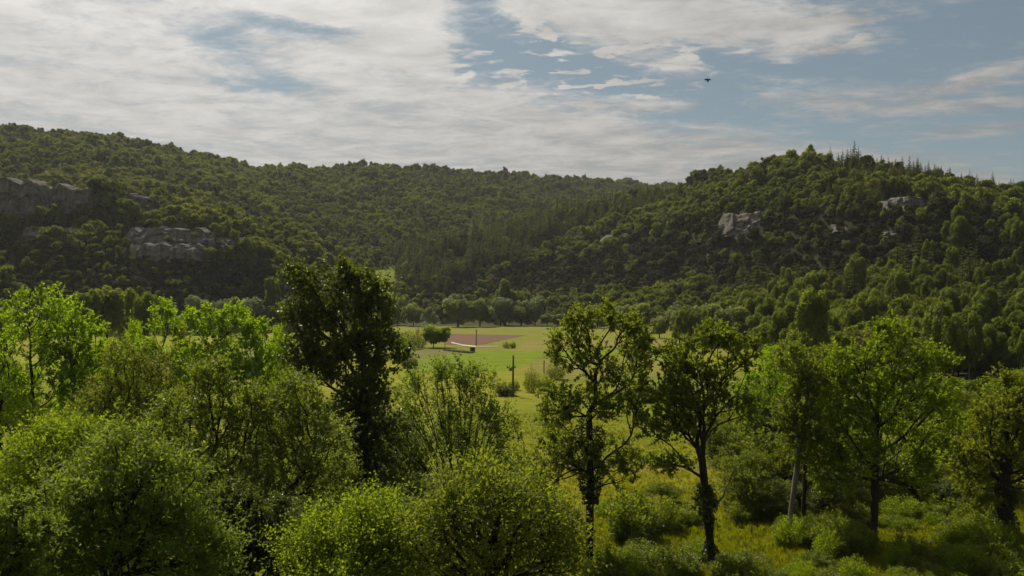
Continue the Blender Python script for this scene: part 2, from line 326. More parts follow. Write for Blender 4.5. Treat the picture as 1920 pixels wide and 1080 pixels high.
# ------------------------------------------------------------------ the land as one sheet
def inpoly(u, v, poly):
    r = np.zeros(np.shape(u), bool); n = len(poly)
    for i in range(n):
        (x0, y0), (x1, y1) = poly[i], poly[(i + 1) % n]
        c = ((y0 > v) != (y1 > v)) & (u < (x1 - x0) * (v - y0) / ((y1 - y0) if y1 != y0 else 1e-9) + x0)
        r ^= c
    return r
def build_ground():
    th = np.concatenate([np.radians(np.linspace(-180, -48, 40)), np.linspace(math.radians(-47), math.radians(47), 560), np.radians(np.linspace(48, 180, 40))])
    uu = np.tan(np.linspace(math.radians(-47), math.radians(47), 560))
    r = np.concatenate([[0.5, 4, 8, 12], np.exp(np.linspace(math.log(16), math.log(3000), 400))])
    TH, Rr = np.meshgrid(th, r)
    X = Rr * np.sin(TH); Y = Rr * np.cos(TH)
    Z = height(X, Y)
    Z = np.where(np.abs(TH) > math.radians(75), np.minimum(Z, 45), Z)
    n, m = TH.shape
    idx = np.arange(n * m).reshape(n, m)
    Q = np.stack([idx[:-1, :-1], idx[:-1, 1:], idx[1:, 1:], idx[1:, :-1]], -1).reshape(-1, 4)[:, ::-1]
    V = np.stack([X, Y, Z], -1).reshape(-1, 3)
    # what grows where: colour of the ground cover itself
    x, y, z = V.T
    u = 960 + F * x / np.maximum(y, 1); v = HZ - (z - EYE) / np.maximum(y, 1) * F
    n1 = fbm(x / 9, y / 22, 21, 4); n2 = fbm(x / 40, y / 60, 31, 3); n3 = fbm(x / 2.5, y / 2.5, 41, 3)
    C = np.empty((len(x), 3)); 
    base = np.array([0.160, 0.180, 0.004]); alt = np.array([0.215, 0.208, 0.010]); dk = np.array([0.105, 0.130, 0.018])
    f = sstep((n1 - 0.3) / 0.4)[:, None]; C[:] = base * (1 - f) + alt * f
    f = sstep((n2 - 0.45) / 0.3)[:, None] * 0.6; C = C * (1 - f) + dk * f
    bright = np.array([0.135, 0.185, 0.002]); tan = np.array([0.200, 0.168, 0.040]); pale = np.array([0.165, 0.170, 0.020])
    def zone(mask, c, amt=1.0):
        C[mask] = C[mask] * (1 - amt) + np.asarray(c) * amt * (0.88 + 0.24 * n3[mask])[:, None]
    infr = (y > 60) & (z < 6)
    zone(infr & (v < 668) & (u > 700), pale, 0.8)
    zone(infr & inpoly(u, v, [(985, 640), (1260, 632), (1290, 655), (1090, 662), (960, 656)]), tan, 0.75)
    zone(infr & inpoly(u, v, [(770, 676), (900, 660), (1060, 656), (1290, 650), (1330, 700), (1010, 668), (1000, 682), (960, 693), (900, 700), (770, 700)]), bright, 0.9)
    zone(infr & inpoly(u, v, [(770, 655), (850, 652), (890, 658), (770, 674)]), (0.13, 0.135, 0.04), 0.8)
    zone(infr & inpoly(u, v, [(965, 695), (1010, 674), (1100, 668), (1250, 672), (1330, 700), (1100, 712)]), tan, 0.6)
    zone(infr & (v > 868) & (v < 980) & (u > 900), (0.175, 0.162, 0.003), 0.9)
    zone(infr & inpoly(u, v, [(1000, 862), (1380, 868), (1390, 884), (1000, 880)]), (0.20, 0.175, 0.06), 0.6)
    zone(infr & (v >= 975), (0.125, 0.175, 0.004), 0.9)
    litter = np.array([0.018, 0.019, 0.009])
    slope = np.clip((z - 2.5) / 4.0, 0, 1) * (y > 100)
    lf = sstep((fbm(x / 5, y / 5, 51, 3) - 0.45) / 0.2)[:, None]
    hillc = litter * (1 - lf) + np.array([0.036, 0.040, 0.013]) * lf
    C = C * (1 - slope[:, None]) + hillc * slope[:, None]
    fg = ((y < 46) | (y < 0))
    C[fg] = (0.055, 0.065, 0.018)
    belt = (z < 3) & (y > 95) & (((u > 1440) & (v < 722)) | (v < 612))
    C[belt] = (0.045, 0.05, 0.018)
    # grassy clearings and screes on the slopes
    def patch(poly, c, amt=1.0):
        k = inpoly(u, v, poly) & (y > 200); C[k] = C[k] * (1 - amt) + np.array(c) * amt
    patch([(686, 500), (742, 496), (744, 570), (694, 565)], (0.16, 0.19, 0.01))
    patch([(622, 515), (632, 492), (648, 496), (640, 522)], (0.34, 0.31, 0.27))
    patch([(0, 312), (120, 322), (260, 345), (180, 365), (0, 345)], (0.13, 0.12, 0.03), 0.8)
    patch([(345, 372), (420, 372), (455, 420), (350, 425), (260, 420), (340, 400)], (0.14, 0.125, 0.035), 0.8)
    me = make_mesh('ground', V, Q, (), None, True)
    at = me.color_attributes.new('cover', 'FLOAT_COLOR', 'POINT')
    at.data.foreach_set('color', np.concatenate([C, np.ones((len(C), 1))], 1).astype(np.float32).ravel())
    m, g, out = new_mat('land_cover')
    a = g.new('ShaderNodeAttribute'); a.attribute_name = 'cover'
    ge = g.new('ShaderNodeNewGeometry'); Pp = ge.outputs['Position']
    mp = g.new('ShaderNodeMapping'); g.l.new(Pp, mp.inputs[0]); mp.inputs['Scale'].default_value = (1.0, 1.0, 0.0)
    na = g.noise(mp.outputs[0], 1.7, 5, 0.7); nb = g.noise(mp.outputs[0], 0.22, 4, 0.6)
    mp2 = g.new('ShaderNodeMapping'); g.l.new(Pp, mp2.inputs[0]); mp2.inputs['Scale'].default_value = (0.10, 0.55, 0.0); mp2.inputs['Rotation'].default_value = (0, 0, 0.12)
    nc = g.noise(mp2.outputs[0], 1.0, 3, 0.6)
    k = g.m('ADD', g.m('ADD', g.m('MULTIPLY', na, 0.55), g.m('MULTIPLY', nb, 0.45)), g.m('MULTIPLY', nc, 0.95))
    k = g.m('ADD', 0.05, k)
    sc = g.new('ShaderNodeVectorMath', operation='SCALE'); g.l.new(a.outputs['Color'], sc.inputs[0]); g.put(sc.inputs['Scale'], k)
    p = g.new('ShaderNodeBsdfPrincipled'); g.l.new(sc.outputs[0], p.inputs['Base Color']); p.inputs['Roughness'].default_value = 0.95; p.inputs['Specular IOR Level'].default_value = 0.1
    bp = g.new('ShaderNodeBump'); bp.inputs['Strength'].default_value = 0.8; bp.inputs['Distance'].default_value = 0.35
    g.put(bp.inputs['Height'], g.m('ADD', na, nb)); g.l.new(bp.outputs[0], p.inputs['Normal']); g.l.new(p.outputs[0], out.inputs[0])
    me.materials.append(m)
    tag(link('ground', me), 'valley floor of green and tan meadows between wooded hillsides', None, None, 'structure')
build_ground()

def drape(corners, name, mat, label, lift=0.07, n=24):
    """a sheet laid on the land between four photograph points, in order round"""
    P = [np.array(hit(*c)) for c in corners]
    s, t = np.meshgrid(np.linspace(0, 1, n), np.linspace(0, 1, n))
    XY = [(1 - s) * (1 - t) * P[0][k] + s * (1 - t) * P[1][k] + s * t * P[2][k] + (1 - s) * t * P[3][k] for k in (0, 1)]
    c = (XY[0].mean(), XY[1].mean()); z = height(XY[0], XY[1]) + lift; zc = float(z.mean())
    V = np.stack([XY[0] - c[0], XY[1] - c[1], z - zc], -1).reshape(-1, 3); idx = np.arange(n * n).reshape(n, n)
    Q = np.stack([idx[:-1, :-1], idx[1:, :-1], idx[1:, 1:], idx[:-1, 1:]], -1).reshape(-1, 4)
    o = link(name, make_mesh(name, V, Q, (mat,), None, True), None, (*c, zc))
    return tag(o, label, None, None, 'structure')
drape([(835, 646), (905, 646), (985, 629), (835, 626)], 'ploughed_field', SOIL, 'brown ploughed field beyond the meadow')
drape([(846, 643.5), (866, 648), (866, 646.2), (846, 641.5)], 'gravel_path', GRAVEL, 'pale gravel path along the ploughed field', 0.12, 10)
drape([(866, 648.6), (892, 651.5), (892, 649.3), (866, 646.4)], 'gravel_path', GRAVEL, 'pale gravel path along the ploughed field', 0.14, 10)
drape([(892, 651.3), (935, 650.6), (935, 649.0), (892, 649.4)], 'gravel_path', plain_mat('worn_path', (0.22, 0.21, 0.13), (0.30, 0.28, 0.19)), 'worn grassy end of the pale path', 0.13, 10)
drape([(498, 622), (545, 622), (545, 612), (508, 612)], 'ploughed_field', SOIL, 'small brown ploughed plot at the foot of the left hill', 0.09)

# ------------------------------------------------------------------ foliage building blocks
def leaf_quads(C, D, N, L, W, fold=0.18):
    """folded diamond leaves at centres C, pointing along D, facing N"""
    D = D / np.linalg.norm(D, axis=1, keepdims=True)
    Sd = np.cross(D, N); Sd /= np.maximum(np.linalg.norm(Sd, axis=1, keepdims=True), 1e-6)
    Nn = np.cross(Sd, D); L = np.broadcast_to(L, (len(C),))[:, None]; W = np.broadcast_to(W, (len(C),))[:, None]
    a = C - D * L / 2; b = C + Sd * W / 2 + Nn * W * fold + D * L * 0.06; c = C + D * L / 2; d = C - Sd * W / 2 + Nn * W * fold + D * L * 0.06
    V = np.stack([a, b, c, d], 1).reshape(-1, 3)
    Q = np.arange(len(V)).reshape(-1, 4)
    return V, Q
def rvec(rng, n):
    v = rng.normal(size=(n, 3)); return v / np.linalg.norm(v, axis=1, keepdims=True)
def join(parts):
    Vs, Qs, Ms = [], [], []; o = 0
    for V, Q, mi in parts:
        Vs.append(V); Qs.append(Q + o); Ms.append(np.full(len(Q), mi)); o += len(V)
    return np.concatenate(Vs), np.concatenate(Qs), np.concatenate(Ms)
def tube(pts, rad, sides=6):
    pts = np.asarray(pts, float); rad = np.asarray(rad, float); n = len(pts)
    T = np.gradient(pts, axis=0); T /= np.maximum(np.linalg.norm(T, axis=1, keepdims=True), 1e-9)
    ref = np.where(np.abs(T[:, 2:3]) > 0.9, [[1.0, 0, 0]], [[0, 0, 1.0]])
    A = np.cross(T, ref); A /= np.linalg.norm(A, axis=1, keepdims=True); B = np.cross(T, A)
    ang = np.linspace(0, 2 * math.pi, sides, endpoint=False)
    V = pts[:, None, :] + rad[:, None, None] * (np.cos(ang)[None, :, None] * A[:, None, :] + np.sin(ang)[None, :, None] * B[:, None, :])
    idx = np.arange(n * sides).reshape(n, sides); nx = np.roll(idx, -1, 1)
    Q = np.stack([idx[:-1], nx[:-1], nx[1:], idx[1:]], -1).reshape(-1, 4)
    return V.reshape(-1, 3), Q
def edges_mesh(A, B, ra, rb, sides=5):
    """a tapered strut for every branch segment"""
    T = B - A; L = np.maximum(np.linalg.norm(T, axis=1, keepdims=True), 1e-6); T = T / L
    A = A - T * 0.02; B = B + T * ra[:, None] * 0.5
    ref = np.where(np.abs(T[:, 2:3]) > 0.9, [[1.0, 0, 0]], [[0, 0, 1.0]])
    P = np.cross(T, ref); P /= np.linalg.norm(P, axis=1, keepdims=True); R = np.cross(T, P)
    ang = np.linspace(0, 2 * math.pi, sides, endpoint=False); ring = np.cos(ang)[None, :, None] * P[:, None] + np.sin(ang)[None, :, None] * R[:, None]
    V = np.concatenate([A[:, None] + ring * ra[:, None, None], B[:, None] + ring * rb[:, None, None]], 1)
    n = len(A); base = (np.arange(n) * 2 * sides)[:, None]; i = np.arange(sides)[None]; j = (i + 1) % sides
    Q = np.stack([base + i, base + j, base + j + sides, base + i + sides], -1).reshape(-1, 4)
    return V.reshape(-1, 3), Q

def skeleton(lobes, trunk, n, rng, bf=0.35, tipr=0.012, power=0.42, shell=0.45, stems=1):
    """branches grown from the trunk through points spread over the crown's volume"""
    C = np.array([l[:3] for l in lobes], float); R = np.array([l[3:6] for l in lobes], float)
    w = R.prod(1) ** 0.62; k = rng.choice(len(C), n, p=w / w.sum())
    P = C[k] + rvec(rng, n) * (rng.random((n, 1)) ** shell) * R[k]
    P = P[P[:, 2] > 0.3]
    N = [list(p) for p in trunk]; par = [i - 1 for i in range(len(trunk))]
    if stems > 1:
        for s in range(stems - 1):
            a = rng.random() * 6.28; b = 0
            q = np.array(trunk[0]) + 0.15 * np.array([math.cos(a), math.sin(a), 0]); prev = 0
            for i in range(int(len(trunk) * (0.9 + 0.9 * rng.random()))):
                q = q + np.array([math.cos(a) * 0.22, math.sin(a) * 0.16, 0.5]) + rng.normal(size=3) * 0.04
                N.append(list(q)); par.append(prev); prev = len(N) - 1
    N = [np.array(p) for p in N]
    pl = np.zeros(len(N))
    for i in range(1, len(N)): pl[i] = pl[par[i]] + np.linalg.norm(N[i] - N[par[i]])
    A = np.array(N); start = max(0, len(trunk) // 2) if stems == 1 else 2
    ok = np.ones(len(N), bool); ok[:start] = False
    D = np.linalg.norm(P[:, None] - A[None], axis=2) + bf * pl[None]; D[:, ~ok] = 1e9
    best = D.min(1); bi = D.argmin(1); todo = np.ones(len(P), bool); pl = list(pl)
    for _ in range(len(P)):
        c = np.where(todo, best, 1e9); i = int(c.argmin()); todo[i] = False
        pi = int(bi[i]); par.append(pi); N.append(P[i]); dl = np.linalg.norm(P[i] - N[pi]); pl.append(pl[pi] + dl)
        dn = np.linalg.norm(P - P[i], axis=1) + bf * pl[-1]
        upd = dn < best; best[upd] = dn[upd]; bi[upd] = len(N) - 1
    N = np.array(N); par = np.array(par); nt = len(trunk)
    cnt = np.ones(len(N)); 
    for i in range(len(N) - 1, 0, -1): 
        if par[i] >= 0: cnt[par[i]] += cnt[i]
    # order: children always have larger index than parents, so the loop above is right
    heavy = np.full(len(N), -1)
    for i in range(1, len(N)):
        p = par[i]
        if p >= 0 and (heavy[p] < 0 or cnt[i] > cnt[heavy[p]]): heavy[p] = i
    for _ in range(3):
        M = N.copy()
        for i in range(nt, len(N)):
            if heavy[i] >= 0: M[i] = N[i] * 0.5 + 0.25 * (N[par[i]] + N[heavy[i]])
        N = M
    return N, par, cnt, heavy, nt

def foliage(N, cnt, par, rng, per, sig, L, W, thin=5, droop=0.0, up=0.35, narrow=False):
    k = np.where(cnt <= thin)[0]
    k = k[rng.random(len(k)) < 0.95]
    ns = 3; m = np.repeat(k, ns); ln = sig * 2.6 * (0.5 + rng.random(len(m)))
    out = N[m] - N[par[m]]; out /= np.maximum(np.linalg.norm(out, axis=1, keepdims=True), 1e-6)
    dr = out * 0.65 + rvec(rng, len(m)) * 0.75 + np.array([0, 0, 0.45 - droop]); dr /= np.linalg.norm(dr, axis=1, keepdims=True)
    st = N[m] * 0.6 + N[par[m]] * 0.4 + (N[m] - N[par[m]]) * (rng.random((len(m), 1)) * 0.5)
    pl = np.maximum(1, (per / ns * (0.4 + 1.2 * rng.random(len(m)))).astype(int)); idx = np.repeat(np.arange(len(m)), pl); n = len(idx)
    t = rng.random(n) ** 0.8; L_ = ln[idx][:, None]; off = rng.normal(size=(n, 3)) * sig * 0.22 * (1.25 - 0.7 * t[:, None])
    C = st[idx] + dr[idx] * L_ * t[:, None] + off; C[:, 2] -= (droop + 0.12) * L_[:, 0] * t ** 2
    d = dr[idx] * 0.7 + off / (np.linalg.norm(off, axis=1, keepdims=True) + 1e-6) + rvec(rng, n) * 0.4; d[:, 2] -= 0.2
    nrm = rvec(rng, n); nrm[:, 2] = np.abs(nrm[:, 2]) + up
    s = (0.6 + 0.7 * rng.random(n)) * (1.15 - 0.35 * t)
    return leaf_quads(C, d, nrm, L * s, W * s)

HERO = 0
def hero(label, u, Y, lobes, mat, n=620, per=26, sig=0.30, L=0.17, W=0.11, dens=1.45, sig_up=1.0, grow=1.12, name='broadleaf_tree', cat='tree', bark=None, trunk_top=None, bf=0.35, stems=1,
         ivy=None, seed=0, group=None, thin=5, tr=None, power=0.44, tipr=0.011, droop=0.0, lean=0.0, dead=(), blo=None, shell=0.45, depth=0.85):
    """one large tree: lobes are (u, v, half width, half height) of crown masses as seen in the photograph, at distance Y"""
    rng = np.random.default_rng(100 + seed)
    x0, y0, z0 = ground(u, Y); s = Y / F
    ll = []
    for (lu, lv, ru, rv) in lobes:
        ru, rv = ru * grow, rv * grow; rx = ru * s; ll.append(((lu - 960) * s - x0, rng.uniform(-0.45, 0.45) * rx, EYE + (HZ - lv) * s - z0, rx, rx * depth, rv * s))
    for l in list(ll):
        if sig_up > 1.0:
            for _ in range(7):
                a = rng.uniform(0, 6.283); rr = rng.uniform(0, 0.85); hz = math.sqrt(1 - rr * rr); q = rng.uniform(0.08, 0.17)
                ll.append((l[0] + math.cos(a) * rr * l[3], l[1] + math.sin(a) * rr * l[4], l[2] + (hz + rng.uniform(-0.1, 0.3)) * l[5], l[3] * q, l[4] * q, l[5] * rng.uniform(0.25, 0.55)))
        for _ in range(4 if sig_up == 1.0 else 6):
            dv = rvec(rng, 1)[0]; dv[2] = abs(dv[2]) * 1.0 - 0.25; q = rng.uniform(0.18, 0.38)
            ll.append((l[0] + dv[0] * l[3] * 1.02, l[1] + dv[1] * l[4], l[2] + dv[2] * l[5] * 1.02, l[3] * q, l[4] * q, l[5] * q * rng.uniform(0.9, 1.7)))
    top = max(l[2] + l[5] for l in ll); low = min(l[2] - l[5] for l in ll)
    tt = trunk_top if trunk_top else max(1.2, 0.55 * top)
    k = max(4, int(tt / 0.55)); cx = np.mean([l[0] for l in ll])
    tz = np.linspace(-0.3, tt, k); f = tz.clip(0) / tt
    wob = np.cumsum(rng.normal(size=(k, 2)) * 0.05, 0) * f[:, None]
    trunk = np.stack([(cx * 0.5 * f ** 1.5) + lean * f + wob[:, 0], wob[:, 1], tz], 1)
    N, par, cnt, heavy, nt = skeleton(ll, trunk, n, rng, bf=bf, shell=shell, stems=stems)
    rad = tipr * cnt ** power
    if tr: rad = rad * np.where(cnt > 3, np.clip(tr / rad[0], 0.3, 5) ** np.clip(np.log(cnt.clip(1)) / math.log(cnt[0]), 0, 1), 1)
    root = link(name, None, None, (x0, y0, z0)); tag(root, label, cat, group)
    bk = bark or BARK
    tp = N[:nt]; trd = rad[:nt].copy(); trd[0] *= 1.5; trd[1] *= 1.2
    V, Q = tube(tp, trd, 9); link('trunk', make_mesh('trunk', V, Q, (bk,), None, True), root)
    e = np.arange(nt, len(N)); e = e[(cnt[e] >= 2)]
    p = par[e]; V, Q = edges_mesh(N[p], N[e], np.minimum(rad[p], rad[e] * 1.5), rad[e], 5)
    link('limbs', make_mesh('limbs', V, Q, (bk,), None, True), root)
    V, Q = foliage(N[:], np.where(np.arange(len(N)) < nt, 999, cnt), par, rng, per * dens, sig * 1.12 * sig_up, L * 1.08, W * 1.12, thin, droop)
    link('crown', make_mesh('crown', V, Q, (LM[mat],)), root)
    if ivy:
        m = int(ivy[2]); t = rng.random(m); zi = ivy[0] + (ivy[1] - ivy[0]) * t
        ii = np.clip(np.searchsorted(tp[:, 2], zi), 0, len(tp) - 1); a = rng.random(m) * 6.283
        bulge = ivy[3] * (0.25 + 0.9 * vnoise(zi * 0.9, a * 0.0 + seed, 7)) * (0.3 + 0.7 * rng.random(m)) ** 0.6
        C = np.stack([tp[ii, 0] + np.cos(a) * bulge, tp[ii, 1] + np.sin(a) * bulge, zi], 1)
        V, Q = leaf_quads(C, rvec(rng, m), rvec(rng, m), 0.13, 0.12)
        link('ivy', make_mesh('ivy', V, Q, (LM['ivy'],)), root)
    return root

# ---- smaller prototypes for everything further off (metres, unit scale)
def blob_tree(name, rng, mat, H=9.0, Wd=8.0, base=0.18, nl=8, nleaf=900, size=0.75, trunk=True, core=True, flat=1.0, bark=BARK):
    zc = H * (base + (1 - base) / 2); rz = H * (1 - base) / 2; rx = Wd / 2
    parts = []
    cen = []; rad = []
    for i in range(nl):
        a = i * 2.4 + rng.uniform(-.5, .5); h = rng.uniform(-0.8, 0.95); rr = math.sqrt(max(0, 1 - h * h)) * rng.uniform(0.45, 0.88)
        cen.append((math.cos(a) * rr * rx, math.sin(a) * rr * rx, zc + h * rz * 0.72)); q = rng.uniform(0.22, 0.46)
        rad.append((q * rx, q * rx, q * rz * 0.95 * flat))
    cen.append((0, 0, zc)); rad.append((rx * 0.6, rx * 0.6, rz * 0.75))
    cen = np.array(cen); rad = np.array(rad)
    k = rng.choice(len(cen), nleaf, p=(rad.prod(1) ** 0.7) / (rad.prod(1) ** 0.7).sum())
    dv = rvec(rng, nleaf); dv[:, 2] = np.where(dv[:, 2] < -0.3, -dv[:, 2], dv[:, 2])
    rr = (0.80 + 0.28 * rng.random((nleaf, 1)))
    C = cen[k] + dv * rad[k] * rr
    nrm = dv + rvec(rng, nleaf) * 0.75; d = np.cross(nrm, rvec(rng, nleaf)); sz = size * (0.6 + 0.8 * rng.random(nleaf))
    V, Q = leaf_quads(C, d, nrm, sz, sz * 0.8, 0.12); parts.append((V, Q, 0))
    if core:
        for c, r in zip(cen, rad):
            a = np.linspace(0, 2 * math.pi, 8, endpoint=False); b = np.linspace(-1.2, 1.2, 4)
            V = np.array([(c[0] + math.cos(p) * math.cos(t) * r[0] * .78, c[1] + math.sin(p) * math.cos(t) * r[1] * .78, c[2] + math.sin(t) * r[2] * .78) for t in b for p in a])
            V += rng.normal(size=V.shape) * 0.06 * rx
            idx = np.arange(32).reshape(4, 8); nx = np.roll(idx, -1, 1)
            Q = np.stack([idx[:-1], nx[:-1], nx[1:], idx[1:]], -1).reshape(-1, 4); Q = np.concatenate([Q, [[24, 26, 28, 30]], [[24, 25, 26, 26]], ])[:-1]
            parts.append((V, Q, 0))
    if trunk:
        V, Q = tube([(0, 0, -1.0), (0.1, 0, H * base), (0, 0.1, H * 0.5)], [0.028 * H * 0.8, 0.02 * H, 0.012 * H], 6); parts.append((V, Q, 1))
    V, Q, M = join(parts)
    return make_mesh(name, V, Q, (mat, bark), M)
def conifer(name, rng, mat, H=13.0, Wd=5.0, tiers=16, per=46, size=0.9, sparse=0.0, shape=0.9):
    parts = []; Cs, Ds, Ns, Ss = [], [], [], []
    for i in range(tiers):
        t = i / (tiers - 1); z = H * (0.12 + 0.86 * t); R = Wd / 2 * (1 - t) ** shape * rng.uniform(0.78, 1.12) + 0.12
        nb = max(4, int(9 * (1 - t) + 3))
        for b in range(nb):
            if rng.random() < sparse: continue
            a = rng.uniform(0, 6.283); m = max(3, int(per / 9 * (0.5 + 1 - t))); R2 = R * rng.uniform(0.7, 1.1)
            r = np.sqrt(rng.random(m)) * R2; aa = a + rng.normal(size=m) * 0.22
            Cs.append(np.stack([np.cos(aa) * r, np.sin(aa) * r, z - r * 0.22 + rng.normal(size=m) * 0.10 * size], 1))
            Ds.append(np.stack([np.cos(aa), np.sin(aa), np.full(m, -0.3)], 1)); Ns.append(rvec(rng, m) * 0.5 + [[0, 0, 1]])
            Ss.append(size * (0.55 + 0.5 * rng.random(m)) * (1.05 - 0.55 * t))
    C, D, Nn, Sz = map(np.concatenate, (Cs, Ds, Ns, Ss))
    V, Q = leaf_quads(C, D, Nn, Sz, Sz * 0.6, 0.2); parts.append((V, Q, 0))
    V, Q = tube([(0, 0, -1.0), (0, 0, H * 0.5), (0, 0, H * 0.99)], [0.016 * H, 0.010 * H, 0.02], 5); parts.append((V, Q, 1))
    V, Q, M = join(parts)
    return make_mesh(name, V, Q, (mat, BARK), M)

def shoot_bush(name, rng, mat, H=3.0, Wd=3.2, ns=70, per=60, size=0.13, spread=0.24, wfac=0.6, bark=BARK):
    """a shrub of many leafy shoots rising from one root"""
    parts = []; Cs, Ds = [], []
    for i in range(ns):
        a = rng.uniform(0, 6.283); r = math.sqrt(rng.random()) * Wd / 2; tip = H * (1.05 - 0.55 * (r / (Wd / 2)) ** 2) * rng.uniform(0.55, 1.1)
        p0 = np.array([math.cos(a) * r * 0.25, math.sin(a) * r * 0.25, 0.0]); p2 = np.array([math.cos(a) * r, math.sin(a) * r, tip]); p1 = (p0 + p2) / 2 + np.array([math.cos(a), math.sin(a), -0.3]) * 0.16 * Wd
        t = rng.random(per)[:, None] ** 0.6 * 0.97 + 0.03
        P = (1 - t) ** 2 * p0 + 2 * t * (1 - t) * p1 + t ** 2 * p2
        off = rng.normal(size=(per, 3)) * spread * (1.15 - 0.6 * t); Cs.append(P + off); Ds.append(off + (p2 - p0) * 0.06 + rvec(rng, per) * 0.1)
        if i % 4 == 0:
            V, Q = tube([p0 - [0, 0, .3], (p0 + p1) / 2, 0.25 * p0 + 0.5 * p1 + 0.25 * p2, p2], [0.03, 0.022, 0.015, 0.005], 4); parts.append((V, Q, 1))
    C = np.concatenate(Cs); D = np.concatenate(Ds); C[:, 2] = np.abs(C[:, 2]); n = len(C); nr = rvec(rng, n); nr[:, 2] = np.abs(nr[:, 2]) + 0.4; sz = size * (0.6 + 0.8 * rng.random(n))
    V, Q = leaf_quads(C, D, nr, sz, sz * wfac); V, Q, M = join([(V, Q, 0)] + parts)
    return make_mesh(name, V, Q, (mat, bark), M)

R0 = np.random.default_rng(7)
P_hill = [blob_tree('hillside_oak_%d' % i, R0, FM['hill'], 6.4 + (i % 4) * 0.9, 6.2 + (i % 3) * 0.8, 0.05, 9 + i % 4, 640, 0.58) for i in range(8)]
P_dark_shade = [blob_tree('dark_shade_tree_%d' % i, R0, FM['dark_shade'], 6.0 + i, 6.4, 0.03, 9, 560, 0.55) for i in range(3)]
P_hlime = [blob_tree('yellow_scrub_%d' % i, R0, FM['lime'], 5.0, 6.5, 0.02, 8, 380, 0.6) for i in range(2)]
P_mid = [blob_tree('belt_tree_%d' % i, R0, FM['river'], 9.5 + i % 4, 6.0 + (i % 3) * 0.8, 0.08, 16, 3600, 0.32) for i in range(6)] + [blob_tree('upright_tree_%d' % i, R0, FM['river'], 13.5 + i, 4.8 + 0.6 * i, 0.08, 18, 3600, 0.32) for i in range(3)]
P_wil = [blob_tree('willow_%d' % i, R0, FM['willow'], 10, 9.5, 0.02, 13, 2600, 0.42) for i in range(3)]
P_riv = [blob_tree('riverside_tree_%d' % i, R0, FM['bank'], 12, 9.0, 0.03, 14, 2600, 0.42) for i in range(4)]
P_pop = [blob_tree('poplar_%d' % i, R0, FM['river'], 16, 5.5, 0.04, 14, 2600, 0.42) for i in range(2)]
P_con = [conifer('plantation_pine_%d' % i, R0, FM['pine'], 11 + i, 5.6, 16, 120, 0.9, 0.0, 0.8) for i in range(5)]
P_spire = [conifer('spire_fir_%d' % i, R0, FM['pine'], 9 + i, 4.4, 15, 120, 0.9, 0.03, 0.8) for i in range(3)]
P_rust = [blob_tree('rusty_tree_%d' % i, R0, FM['rust'], 9, 6, 0.05, 9, 900, 0.5, True, False) for i in range(2)]

# ------------------------------------------------------------------ rock faces
def rock_face(poly_u, v_bot, v_top, label, mat, seed, group=None, back=9.0, name='rock_face'):
    """a broken limestone wall standing out of the slope between two columns of the photograph"""
    rng = np.random.default_rng(seed); u0, u1 = poly_u
    nx, nz = max(18, int((u1 - u0) / 4)), max(10, int((v_bot - v_top) / 3.2))
    uc = (u0 + u1) / 2; _, Yc = hit(uc, v_bot)
    cols = []
    for i in range(nx + 1):
        u = u0 + (u1 - u0) * i / nx; e = min(i, nx - i) / nx
        edge = min(1, e * 5 + 0.25); _, Yb = hit(u, v_bot)
        Yb = 0.5 * Yb + 0.5 * Yc
        ht = (v_bot - v_top) * edge * (0.78 + 0.36 * fbm(np.array([i * 0.23]), np.array([seed * 3.1]), seed, 3)[0])
        dr = (1 - edge) * 6
        row = []
        for j in range(nz + 1):
            t = j / nz; v = v_bot + 10 * (vnoise(i * 0.31, 0.5, seed + 2) - .3) - ht * t
            blk = vnoise(np.floor(i * 0.30 + 3 * vnoise(i * .1, j * .1, seed)), np.floor(j * 0.28 + 2 * vnoise(i * .08, j * .2, seed + 5)), seed + 9)
            Y = Yb - 1.6 + dr + t * 5.0 - 2.6 * (float(blk) - 0.5) - 1.6 * (float(fbm(i * 0.5, j * 0.22, seed + 4, 3)) - 0.5) - 1.6 * float(vnoise(i * 0.42, 0.3, seed + 6) > 0.55) - 0.7 * float(vnoise(j * 0.5 + i * .06, 0.3, seed + 8) > 0.6)
            row.append(((u - 960) / F * Y, Y, EYE + (HZ - v) / F * Y))
        top = row[-1]; row.append((top[0], top[1] + back, top[2] + 1.0)); row.append((top[0], top[1] + back, row[0][2] - 3)); cols.append(row)
    V = np.array(cols).reshape(-1, 3); c = V.mean(0); c[2] = V[:, 2].min(); V = V - c
    m = nz + 3; idx = np.arange(len(V)).reshape(nx + 1, m)
    Q = np.stack([idx[:-1, :-1], idx[1:, :-1], idx[1:, 1:], idx[:-1, 1:]], -1).reshape(-1, 4)
    o = link(name, make_mesh(name, V, Q, (mat,), None, False), None, tuple(c))
    return tag(o, label, 'rock face', group)
ROCKS = [  # u0,u1,vbot,vtop
    (-90, 96, 408, 334), (84, 178, 400, 346), (228, 292, 398, 364), (222, 402, 456, 424), (240, 404, 488, 456), (30, 150, 446, 424), (392, 462, 462, 446),
    (1350, 1438, 440, 396), (1326, 1374, 478, 467), (1374, 1418, 446, 424), (1556, 1606, 434, 420), (1652, 1744, 396, 370), (1648, 1726, 444, 432), (1126, 1226, 450, 438)]
